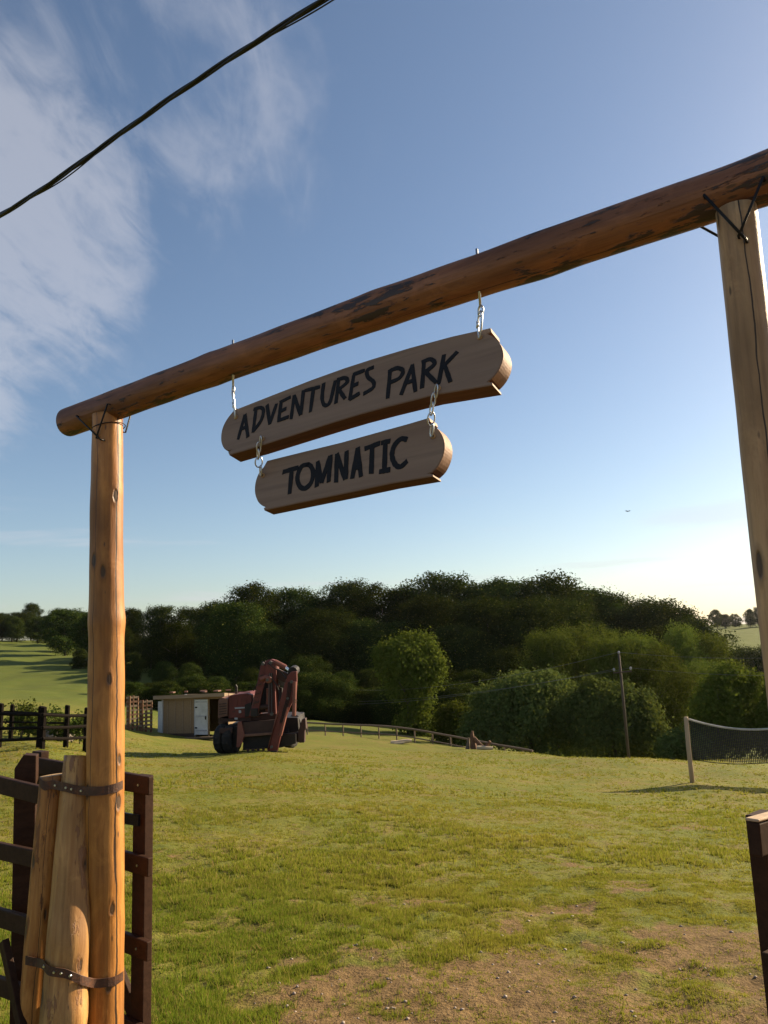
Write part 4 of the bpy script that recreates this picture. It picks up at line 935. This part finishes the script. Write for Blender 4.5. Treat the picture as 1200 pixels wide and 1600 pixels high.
wheel(350, 1150, 0.2, 0.46, 0.30, wa); wheel(364, 1150, 0.05, 0.46, 0.30, wa); wheel(375, 1150, 2.3, 0.47, 0.36, wa)
wheel(446, 1150, 0.9, 0.46, 0.32, wa); wheel(428, 1150, 2.4, 0.46, 0.32, wa)
eprism('chassis', [(210,760),(390,720),(800,700),(990,720),(1000,860),(840,900),(430,880),(220,860)], 0.5, 2.0, DARKSTEEL)
eprism('axle_beam', [(150,840),(940,830),(940,890),(150,900)], 1.0, 0.25, DARKSTEEL)
eb = eprism('engine_cover', [(268,425),(300,412),(470,405),(520,430),(515,662),(268,655)], 0.1, 1.6, RED, bevel=0.02)
eprism('side_panel', [(165,455),(200,425),(268,445),(262,622),(160,640)], 0.02, 1.2, PANELPAINT)
eprism('bumper_frame', [(170,640),(268,655),(515,662),(512,700),(390,695),(225,690),(170,690)], 0.15, 1.4, BROWNPAINT)
eprism('lamp_plate', [(335,543),(455,547),(452,562),(340,560)], 0.085, 0.03, GREYP, eb); eprism('cap', [(380,575),(405,578),(408,605),(382,606)], 0.07, 0.05, GREYP, eb)
eprism('lamp', [(330,645),(365,648),(368,672),(335,672)], 0.1, 0.1, GREYP, eb)
for k in range(4): eprism('hood_rib', [(310+k*48,432),(318+k*48,432),(318+k*48,530),(310+k*48,530)], 0.08, 0.03, RED, eb, bevel=0)
eprism('step_frame', [(190,730),(330,735),(330,790),(300,790),(296,900),(270,905),(268,790),(195,785)], -0.30, 0.08, BROWNPAINT)
eprism('frame_post', [(175,690),(225,690),(225,760),(180,770)], 0.6, 0.25, BROWNPAINT)
eprism('stabilizer_leg', [(392,680),(430,678),(466,820),(440,880),(412,940),(376,940)], -0.35, 0.22, REDPALE)
eprism('stabilizer_leg', [(330,740),(385,735),(372,990),(322,985)], -0.1, 0.25, DARKSTEEL)
bl2 = eprism('dozer_blade', [(440,690),(790,690),(800,820),(455,815)], -0.25, 0.10, BROWNPAINT)
eprism('blade_edge_highlight', [(455,812),(800,817),(802,842),(450,840)], -0.34, 0.09, PANELPAINT, bl2)  # lighter strip puts the highlight along the blade's edge into the colour
eprism('blade_skirt', [(440,842),(820,843),(1000,860),(1000,960),(840,990),(430,985)], -0.12, 0.12, DARKSTEEL, bl2)
eprism('slew_platform', [(500,640),(800,640),(820,700),(480,700)], 0.2, 1.4, BROWNPAINT)
# boom: two side plates, cross tubes and a rounded head
bo = eprism('boom', [(500,640),(548,470),(600,280),(632,120),(668,82),(700,150),(672,300),(628,480),(592,650)], -0.12, 0.14, RED)
eprism('boom_plate', [(705,640),(715,330),(684,200),(696,105),(740,68),(796,95),(808,230),(790,380),(796,640)], -0.18, 0.16, RED, bo)
eprism('boom_web', [(575,630),(640,200),(720,200),(712,630)], 0.30, 0.10, DARKSTEEL, bo)
eprism('boom_side', [(700,640),(690,200),(745,80),(800,110),(800,640)], 0.42, 0.12, RED, bo)
eprism('boom_side', [(505,640),(605,280),(655,90),(700,160),(600,650)], 0.42, 0.12, RED, bo)
eprism('arm_link', [(770,150),(830,175),(935,235),(940,330),(890,320),(800,270)], -0.05, 0.22, BROWNPAINT, bo)
eprism('knuckle', [(690,235),(740,225),(770,260),(750,300),(700,300)], -0.30, 0.16, REDPALE, bo, bevel=0.03)
eprism('valve_block', [(530,560),(600,560),(600,640),(525,640)], -0.25, 0.25, DARKSTEEL, bo)
eprism('seat_frame', [(450,520),(520,500),(530,640),(450,650)], 0.0, 0.4, DARKSTEEL)
eprism('boom_head', [(640,130),(690,70),(745,60),(800,85),(812,190),(770,245),(700,215)], 0.0, 0.35, RED, bo, bevel=0.03)
etube('cross_tube', [(630,265,-0.1),(715,235,-0.12)], 0.09, REDPALE, bo); etube('cross_tube', [(560,560,0.0),(750,560,0.0)], 0.08, BROWNPAINT, bo)
etube('lift_cylinder', [(690,610,0.1),(702,480,0.08),(706,370,0.06)], 0.075, REDPALE, bo); etube('lift_cylinder', [(745,610,0.1),(750,480,0.08),(760,360,0.06)], 0.085, PANELPAINT, bo)
etube('hose', [(598,300,-0.05),(615,220,-0.08),(640,130,-0.06),(655,75,-0.02)], 0.035, DARKSTEEL, bo, 6); etube('hose', [(760,250,-0.3),(820,330,-0.35),(860,430,-0.4),(835,540,-0.5)], 0.022, DARKSTEEL, bo, 6); etube('hose', [(720,90,-0.25),(780,140,-0.3),(870,200,-0.3),(930,260,-0.5)], 0.02, DARKSTEEL, bo, 6); etube('hose', [(545,380,0.0),(560,360,0.0),(590,300,0.0)], 0.02, DARKSTEEL, bo, 6)
cyl = etube('dipper_cylinder', [(785,88,-0.1),(905,158,-0.12)], 0.085, REDPALE); etube('piston_rod', [(900,158,-0.12),(978,222,-0.14)], 0.055, STEEL, cyl)
etube('pivot_pin', [(985,205,-0.25),(985,205,0.25)], 0.16, DARKSTEEL, cyl, 12)
di = eprism('dipper_arm', [(905,320),(935,240),(980,195),(1042,192),(1042,300),(1028,440),(955,580),(880,760),(810,1052),(712,1045),(790,700),(845,520)], -0.45, 0.16, RED, bevel=0.02)
eprism('dipper_flange', [(930,560),(948,560),(865,860),(840,850)], -0.50, 0.26, REDPALE, di); eprism('dipper_flange', [(825,600),(845,600),(740,900),(722,1000),(712,1000)], -0.50, 0.26, REDPALE, di)
etube('bucket_cylinder', [(1022,300,-0.5),(1006,655,-0.5)], 0.065, REDPALE, di); etube('hose', [(1010,470,-0.55),(1045,500,-0.6),(1030,520,-0.55),(990,440,-0.55)], 0.018, PANELPAINT, di, 6)
eprism('dipper_tip', [(716,1000),(820,1000),(806,1056),(712,1050)], -0.52, 0.30, DARKSTEEL, di)
eprism('arm_glint_plate', [(800,240),(905,225),(895,330),(870,380),(800,350)], 0.25, 0.25, GREYSTEEL, bo)  # added plate: a grey glint on the arm put into the colour
eprism('link_plate', [(800,360),(850,380),(845,520),(800,525)], 0.1, 0.25, DARKSTEEL, bo)
eprism('mudguard', [(885,860),(890,720),(930,690),(980,720),(1005,800),(1005,860)], 0.9, 0.9, DARKSTEEL)
eprism('bucket', [(840,870),(1000,860),(1030,900),(1010,960),(870,955),(830,930)], 0.2, 0.9, DARKSTEEL, bevel=0.03)
eprism('stabilizer_foot', [(1000,955),(1010,860),(1055,725),(1095,715),(1100,830),(1085,840),(1078,968),(1030,966)], 0.1, 0.35, BROWNPAINT, bevel=0.03)
for (x_, y_, dy, r_) in [(660,100,-0.16,0.05),(745,90,-0.22,0.055),(985,300,-0.5,0.05),(940,470,-0.5,0.04),(760,960,-0.5,0.045),(560,630,-0.16,0.06),(750,630,-0.22,0.06),(715,265,-0.34,0.05)]:
    etube('pin', [(x_, y_, dy), (x_, y_, dy+0.10)], r_, GREYSTEEL, bo if x_ < 800 else di, 10)
for k in range(5): eprism('stiffener', [(525+k*24, 610-k*95), (590+k*18, 600-k*95), (588+k*18, 588-k*95), (528+k*24, 598-k*95)], -0.16, 0.05, BROWNPAINT, bo, bevel=0)
for k in range(4): etube('hydraulic_line', [(720+k*16, 620, -0.22-k*0.01), (726+k*14, 420, -0.22), (728+k*12, 300, -0.22), (736+k*10, 200, -0.24)], 0.014, DARKSTEEL if k % 2 else GREYSTEEL, bo, 5)
for k in range(3): etube('dipper_line', [(985-k*16, 300, -0.48), (960-k*16, 470, -0.48), (880-k*14, 720, -0.48)], 0.014, DARKSTEEL, di, 5)
etube('exhaust_pipe', [(330,420,0.6),(330,350,0.6),(318,330,0.6)], 0.045, DARKSTEEL, eb, 8)
etube('grab_rail', [(275,430,0.05),(275,385,0.05),(400,380,0.05),(505,395,0.05),(505,430,0.05)], 0.015, REDPALE, eb, 5)
for k in range(5): eprism('grille_slat', [(172, 490+k*26), (256, 486+k*26), (256, 494+k*26), (172, 498+k*26)], 0.0, 0.03, DARKSTEEL, None, bevel=0)
for k in range(6): eprism('blade_tooth', [(470+k*55, 975), (505+k*55, 976), (500+k*55, 1010), (478+k*55, 1010)], -0.16, 0.05, BROWNPAINT, bl2, bevel=0)
tag(ex_, 'old dark red wheeled excavator with folded arm parked on the meadow', 'excavator')

# ------------------------------------------------------------------ shed
SY = 38.0; s0 = at(292, 1152, SY); SZ = gz(s0.x, SY)-0.05; shed = empty('shed', (s0.x, SY, SZ)); KS = SY/FPX
def sl_(px, py, y=0.0): return Vector((s0.x+(px-292)*KS, SY+y, SZ+(1154-py)*KS))
def sbox(name, px0, px1, py0, py1, y0, y1, mat, parent=None):
    b = MB(); a, c = sl_(px0, py1, y0), sl_(px1, py0, y1); b.box((a+c)/2, (c.x-a.x, y1-y0, c.z-a.z)); o = b.build(name, mat, None, origin=(s0.x, SY, SZ)); o.parent = parent or shed; o.location = (0,0,0); return o
rotz_shed = math.radians(-14); shed.rotation_euler = (0, 0, rotz_shed)
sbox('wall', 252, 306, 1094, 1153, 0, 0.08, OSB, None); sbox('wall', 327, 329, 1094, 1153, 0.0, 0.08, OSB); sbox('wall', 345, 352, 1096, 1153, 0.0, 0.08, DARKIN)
sbox('wall', 249, 252, 1094, 1153, 0.0, 2.4, GREYP); sbox('wall', 349, 352, 1094, 1153, 0.1, 2.4, OSB); sbox('wall', 252, 349, 1094, 1153, 2.32, 2.4, OSB)
sbox('lintel', 306, 352, 1090, 1097, 0.0, 0.08, OSB)
dr_ = sbox('door', 306, 327, 1097.5, 1149, -0.05, 0.01, WHITEP); sbox('door_frame', 305, 306.2, 1097, 1150, -0.06, 0.0, GREYP, dr_)
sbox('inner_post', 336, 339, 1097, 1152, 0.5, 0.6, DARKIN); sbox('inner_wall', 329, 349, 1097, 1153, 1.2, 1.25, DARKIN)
sbox('corner_panel', 244, 251.5, 1099, 1151, -0.06, -0.005, WHITEP)
b = MB(); v0 = sl_(239, 1090, -0.25); v1 = sl_(358, 1088, -0.25); th = Vector((0,0,-0.17)); dp = Vector((0, 2.9, -0.32))
b.add([v0, v1, v1+dp, v0+dp, v0+th, v1+th, v1+dp+th, v0+dp+th], [(0,1,2,3),(7,6,5,4),(0,4,5,1),(1,5,6,2),(2,6,7,3),(3,7,4,0)]); o = b.build('roof', ROOFM, None, origin=(s0.x, SY, SZ)); o.parent = shed; o.location = (0,0,0)
for q, (px, wd) in enumerate([(262,0.2),(280,0.15),(305,0.3),(316,0.15),(333,0.35),(347,0.2)]):
    st = MB(); c = sl_(px, 1086.5, 0.3+0.3*(q % 3)); st.box(c, (wd, 0.25, 0.06), Matrix.Rotation(0.4*q, 3, 'Z')); so_ = st.build('roof_weight', PANELPAINT, None, origin=(s0.x, SY, SZ)); so_.parent = o; so_.location = (0,0,0)
for k in range(3):
    b = MB(); a = sl_(296+k*3, 1153-k*1.0, -0.5-k*0.14); c = sl_(352+k*2, 1152-k*1.0, -0.45-k*0.14); b.bar(a, c, 0.12, 0.07); q = b.build('threshold_plank', GREYWOOD, None, origin=(s0.x, SY, SZ)); q.parent = shed; q.location = (0,0,0)
for px_ in (259, 272, 285, 298): sbox('batten', px_, px_+1.2, 1094, 1153, -0.025, -0.003, ROOFM)
sbox('base_plank', 252.5, 305.5, 1147, 1153.2, -0.045, -0.004, DARKIN); sbox('top_plank', 252.5, 305.5, 1093, 1097, -0.045, -0.004, ROOFM)
sbox('door_handle', 323.5, 325, 1122, 1127, -0.10, -0.05, IRON, dr_)
for zz0 in (1108, 1138): sbox('door_hinge', 306.5, 310, zz0, zz0+2, -0.07, -0.05, IRON, dr_)
for k in range(3): sbox('door_rail', 307.5, 326, 1100+k*21, 1102+k*21, -0.065, -0.051, GREYP, dr_)
tag(shed, 'small chipboard shed with a white door behind the excavator', 'shed')

# ------------------------------------------------------------------ pallets beside the shed
for q, (px0, px1, Y) in enumerate([(198,216,36.5),(218,238,37.0)]):
    c0, c1 = at(px0, 1150, Y), at(px1, 1150, Y+0.4); g = gz((c0.x+c1.x)/2, Y); root = empty('upright_pallet', ((c0.x+c1.x)/2, Y, g)); wd = c1-c0; wd.z = 0; dd = wd.normalized(); H = 1.55-0.1*q
    for u in (0.12, 0.5, 0.9):
        b = MB(); p = Vector((c0.x, c0.y, g))+wd*u; b.bar(p+Vector((0,0,-0.05)), p+Vector((0,0,H*(1.0 if u < 0.6 else 0.96))), 0.09 if u != 0.12 else 0.17, 0.09, (0,1,0)); b.build('stringer', PALLET, root)
    for k in range(8):
        b = MB(); p = Vector((c0.x, c0.y-0.06, g+0.12+k*(H-0.2)/7)); b.bar(p-dd*0.02, p+wd+dd*0.02, 0.022, 0.085, (0,0,1)); b.build('slat', GREYWOOD if k % 3 else PALLET, root)
    tag(root, 'brown pallet standing upright next to the gate post' if q == 0 else 'brown pallet standing upright against the shed corner', 'pallet', 'pallets standing beside the shed')

# ------------------------------------------------------------------ dark post-and-rail fence at the left
df = empty('paddock_fence', at(67, 1165, 20.0)); df.location.z = gz(df.location.x, 20.0)
def dpost(px, top, bot, Y, wpx):
    a = at(px, top, Y); g = gz(a.x, Y); h = wpx*Y/FPX; b = MB(); b.tube([Vector((a.x-0.02, Y, g-0.2)), Vector((a.x, Y, (g+a.z)/2)), Vector((a.x+0.01, Y, a.z-0.02)), Vector((a.x+0.015, Y, a.z))], [h*0.55, h*0.52, h*0.5, h*0.40], 8); b.build('post', BLACKWOOD, df)
dpost(66, 1104, 1165, 20.0, 13); dpost(1, 1099, 1155, 21.2, 9); dpost(105, 1102, 1160, 22.5, 8); dpost(19, 1101, 1150, 24.5, 6.5); dpost(136, 1106, 1160, 22.0, 9); dpost(-62, 1100, 1160, 22.5, 10)
for (a, b_, wpx) in [((-70,1112,22.4),(66,1116.5,19.85),5.5),((66,1116.5,19.85),(140,1118,21.9),5),((-70,1138,22.4),(66,1137,19.85),5),((66,1137,19.85),(140,1134,21.9),5),((-70,1158,22.4),(66,1154,19.85),5),((66,1154,19.85),(140,1152,21.9),5)]:
    p, q = at(*a), at(*b_); h = wpx*20/FPX; mm = (p+q)/2 + Vector((0, 0, -0.02)); bb = MB(); bb.tube([p, mm, q], h*0.5, 7); bb.build('rail', BLACKWOOD, df)
for (a, b_) in [((0,1112,24.8),(19,1112,24.5)),((19,1112,24.5),(105,1117,22.6)),((0,1128,24.8),(105,1130,22.6))]:
    bb = MB(); bb.tube([at(*a), at(*b_)], 0.03, 6); bb.build('rail', BLACKWOOD, df)
tag(df, 'dark weathered post and rail fence left of the tall gate post', 'fence')
# stones and weeds behind it
sr = random.Random(8)
for k in range(9):
    px = 74+sr.uniform(0, 34); Y = 27+sr.uniform(-0.8, 0.8); p = at(px, 1120, Y); g = gz(p.x, Y); b = MB(); s = sr.uniform(0.14, 0.30)
    bm = bmesh.new(); bmesh.ops.create_icosphere(bm, subdivisions=2, radius=1)
    for v in bm.verts: v.co *= 1+0.22*math.sin(v.co.x*3+k)+0.15*math.cos(v.co.y*4+k*2)
    b.add([(p.x+v.co.x*s, Y+v.co.y*s, g+s*0.45+v.co.z*s*0.75) for v in bm.verts], [tuple(v.index for v in f.verts) for f in bm.faces]); bm.free()
    o = b.build('field_stone', STONE, None, origin=(p.x, Y, g)); tag(o, 'pale rough stone in the heap behind the dark fence', 'stone', 'stones heaped behind the dark fence')
def weed(px, Y, h, n, label, seed):
    p = at(px, 1120, Y); g = gz(p.x, Y); root = empty('tall_weed', (p.x, Y, g)); r = random.Random(seed); lb = []; st = MB()
    for k in range(n):
        a = r.uniform(0, 6.28); e = Vector((math.cos(a)*h*0.22, math.sin(a)*h*0.22, h*r.uniform(0.7, 1.0))); st.tube([Vector((0,0,-0.05)), e*0.55+Vector((0,0,h*0.08)), e], [0.016, 0.011, 0.006], 5); lb.append((tuple(e*0.85), (h*0.13, h*0.13, h*0.17))); lb.append((tuple(e*0.5), (h*0.10, h*0.10, h*0.13)))
    st.build('stem', BARKM, None).parent = root; link('leaves', crown_mesh('weed_leaves', seed, 700, 0.10, lb, LEAF_W), root); tag(root, label, 'weed', 'weeds growing behind the dark fence')
for k, (px, Y, h) in enumerate([(34,26.0,1.15),(46,26.3,0.85),(88,26.5,1.1),(24,27.5,0.7),(112,26.6,0.7),(125,25.8,0.9),(96,25.6,0.55),(60,27.0,0.6)]): weed(px, Y, h, 5, 'leafy green weed growing up behind the dark fence', 40+k)

# ------------------------------------------------------------------ rail fence along the valley edge
vf = empty('valley_fence', at(560, 1158, 45)); vf.location.z = gz(vf.location.x, vf.location.y)
tp = [(440,1127,49.0),(478,1131.5,47.5),(520,1136.5,46),(562,1142,44.7),(604,1148.5,43.4),(645,1155,42.1),(690,1159.5,40.8),(735,1163.5,39.4),(780,1168,38.2),(832,1173,36.8)]
tp = [(a, b + 0.0, Y) for a, b, Y in tp]
def vtop(px, py, Y):
    q = at(px, py, Y); q.z = max(q.z, gz(q.x, q.y)+0.70-0.55*max(0.0, min(1.0, (px-640)/190))); return q
def ip(px):
    for a, b_ in zip(tp[:-1], tp[1:]):
        if a[0] <= px <= b_[0]: u = (px-a[0])/(b_[0]-a[0]); return tuple(a[j]+(b_[j]-a[j])*u for j in range(3))
    return tp[-1]
px = 452
while px < 830:
    k = ip(px); p = vtop(*k); g = gz(p.x, p.y); b = MB(); b.tube([Vector((p.x, p.y, min(g, p.z-0.3)-0.2)), Vector((p.x, p.y, p.z+0.02))], [0.042, 0.038], 7); b.build('post', GREYWOOD, vf); px += 28
for a, b_ in zip(tp[:-1], tp[1:]):
    p, q = vtop(*a), vtop(*b_); b = MB(); b.tube([p+Vector((0,-0.06,0)), (p+q)/2+Vector((0,-0.06,0.01)), q+Vector((0,-0.06,0))], 0.052, 8); b.build('top_rail', GREYWOOD, vf)
    k = 0.42; b = MB(); b.tube([p+Vector((0,-0.06,-k)), q+Vector((0,-0.06,-k))], 0.034, 7); b.build('lower_rail', GREYWOOD, vf)
tag(vf, 'long wooden rail fence running down along the edge of the valley', 'fence')
p = at(628, 1166, 39.5); g = gz(p.x, p.y); b = MB(); pts = [Vector((p.x+x_, p.y+x_*0.1, g+0.10+0.03*math.sin(x_*5))) for x_ in np.linspace(-0.55, 0.5, 7)]; b.tube(pts, [0.10,0.12,0.11,0.12,0.11,0.10,0.08], 9)
b.tube([pts[1]+Vector((0,-0.2,-0.03)), pts[4]+Vector((0,-0.22,-0.03))], [0.06, 0.05], 7); o = b.build('cut_log', PALELOG, None, origin=(p.x, p.y, g)); tag(o, 'pale freshly cut log lying on the grass before the rail fence', 'log')
# broken stump beside the fence
p = at(745, 1172, 36.0); g = gz(p.x, p.y); root = empty('splintered_stump', (p.x, p.y, g)); k = 36/FPX
def stub(name, pts, r, mat): b = MB(); b.tube([Vector((p.x+(x_-745)*k, p.y+dy, g+(1172-y_)*k)) for x_, y_, dy in pts], r, 7); b.build(name, mat, root)
stub('stump', [(741,1174,0),(740,1160,0),(739,1150,0),(740,1145,0)], [0.19,0.12,0.09,0.04], PALLET); stub('stump', [(731,1174,0.1),(733,1163,0.1),(734,1155,0.1)], [0.12,0.08,0.04], GREYWOOD)
stub('branch', [(741,1155,-0.1),(750,1165,-0.2),(756,1169,-0.25)], [0.10,0.09,0.06], PALLET); stub('branch', [(752,1171,-0.1),(760,1167,-0.15),(765,1160,-0.2)], [0.10,0.10,0.06], PALLET); stub('fallen_log', [(744,1168,-0.3),(768,1170,-0.35)], [0.10,0.09], PALELOG)
tag(root, 'splintered brown tree stump with broken branches beside the rail fence', 'stump')

# ------------------------------------------------------------------ volleyball net
NY = 19.0; p = at(1082, 1222, NY); g = gz(p.x, NY); npz = at(1078, 1120, NY).z; vn = empty('volleyball_net', (p.x, NY, g))
nd = Vector((1, -0.03, 0)).normalized(); LN = 3.3
for u in (0, LN):
    q = Vector((p.x, NY, 0)) + nd*u; gg = gz(q.x, q.y) if u else g; tpz = npz if u == 0 else npz-0.04
    b = MB(); b.tube([Vector((q.x, q.y, gg-0.25)), Vector((q.x-0.01, q.y, (gg+tpz)/2)), Vector((q.x-0.0, q.y, tpz-0.02)), Vector((q.x, q.y, tpz))], [0.055, 0.053, 0.05, 0.044], 10); b.build('post', NETPOST, vn, smooth=True)
def ntop(u): return Vector((p.x, NY, npz-0.03-0.04*u/LN)) + nd*u + Vector((0,0,-0.30*(u/LN)*(1-u/LN)*4))
def nbot(u): return Vector((p.x, NY, g+0.54-0.12*u/LN)) + nd*u + Vector((0,0,-0.10*(u/LN)*(1-u/LN)*4))
us = np.linspace(0.07, LN-0.07, 60)
b = MB(); b.tube([ntop(u) for u in us], 0.028, 6); b.build('top_tape', TAPE, vn)
b = MB(); b.tube([nbot(u)+Vector((0,0,-0.03*math.sin(u*2))) for u in us], 0.010, 5); b.build('bottom_cord', NETM, vn)
b = MB(); NV = 72
for k in range(NV+1):
    u = 0.10+(LN-0.2)*k/NV; b.bar(ntop(u)+Vector((0,0,-0.02)), nbot(u), 0.012, 0.010, (0,1,0))
for k in range(1, 22):
    f = k/22
    for a, c in zip(us[:-1], us[1:]): b.bar(ntop(a).lerp(nbot(a), f)+Vector((0,0.004,0)), ntop(c).lerp(nbot(c), f)+Vector((0,0.004,0)), 0.012, 0.010, (0,1,0))
o = b.build('netting', NETM, vn); o['kind'] = 'stuff'
tag(vn, 'low dark volleyball net with a sagging top tape on pale posts', 'net')

# ------------------------------------------------------------------ utility pole and its lines
UY = 34.0; a = at(967, 1022, UY); c = at(982, 1180, UY); g = min(gz(c.x, UY), c.z); up_ = empty('utility_pole', (c.x, UY, g))
b = MB(); b.tube([Vector((c.x, UY, g-0.3)), (c+a)/2, a], [0.066, 0.058, 0.048], 10); b.build('pole', POLEW, up_, smooth=True)
arm = at(972, 1050, UY-0.1); b = MB(); b.bar(arm+Vector((-0.38,0,-0.02)), arm+Vector((0.42,0,0.02)), 0.05, 0.06); b.build('crossarm', POLEW, up_)
ins = []
for q in (arm+Vector((-0.34,0,0.05)), arm+Vector((0.38,0,0.08)), a+Vector((0,0,0.0))):
    b = MB(); b.tube([q, q+Vector((0,0,0.05)), q+Vector((0,0,0.10)), q+Vector((0,0,0.13))], [0.03,0.055,0.05,0.02], 8); b.build('insulator', CERAM, up_); ins.append(q+Vector((0,0,0.08)))
tag(up_, 'slim wooden utility pole with crossarm standing before the willow bush', 'utility pole')
def wire(label, p0, p1, sag, r=0.0065):
    w_ = MB(); w_.tube([p0.lerp(p1, u)+Vector((0,0,-sag*4*u*(1-u))) for u in np.linspace(0, 1, 26)], r, 5); o = w_.build('power_line', WIREM, None, origin=p0); tag(o, label, 'wire', 'wires strung from the utility pole')
wire('thin wire sagging left from the top of the utility pole', ins[2], at(560, 1078, 62), 0.5)
wire('thin wire running left from the left crossarm insulator', ins[0], at(560, 1100, 60), 0.3)
wire('thin wire running left from the right crossarm insulator', ins[1], at(560, 1096, 62), 0.3)
wire('upper thin wire running right from the utility pole top', ins[2], at(1330, 1020, 36), 0.25)
wire('lower thin wire running right from the crossarm', ins[1], at(1330, 1052, 36), 0.2)

# ------------------------------------------------------------------ distant bird
q = at(981, 799, 60); b = MB(); b.add([q+Vector(v) for v in ((-0.24,0,0.05),(-0.1,-0.05,0.07),(0,-0.10,0),(0.1,-0.05,0.07),(0.24,0,0.05),(0,0.12,-0.01),(0,0.02,-0.04))], [(0,1,6),(1,2,6),(2,3,6),(3,4,6),(0,6,5),(4,5,6),(1,0,5),(2,1,5),(3,2,5),(4,3,5)])
tag(b.build('bird', CABLE, None, origin=q), 'tiny dark bird gliding in the open sky above the wood', 'bird')

# ------------------------------------------------------------------ evening haze in the valley
hb = MB(); hb.box((0, 0, 10), (3400, 3400, 70)); mt, t, out = newmat('haze_air')
pv = t.nodes.new('ShaderNodeVolumePrincipled'); pv.inputs['Color'].default_value = (0.92, 0.94, 1.0, 1); pv.inputs['Density'].default_value = 0.00005; pv.inputs['Anisotropy'].default_value = 0.6
t.links.new(pv.outputs[0], out.inputs['Volume'])
tag(hb.build('haze', mt), 'thin evening haze hanging in the valley air', 'haze', kind='stuff')
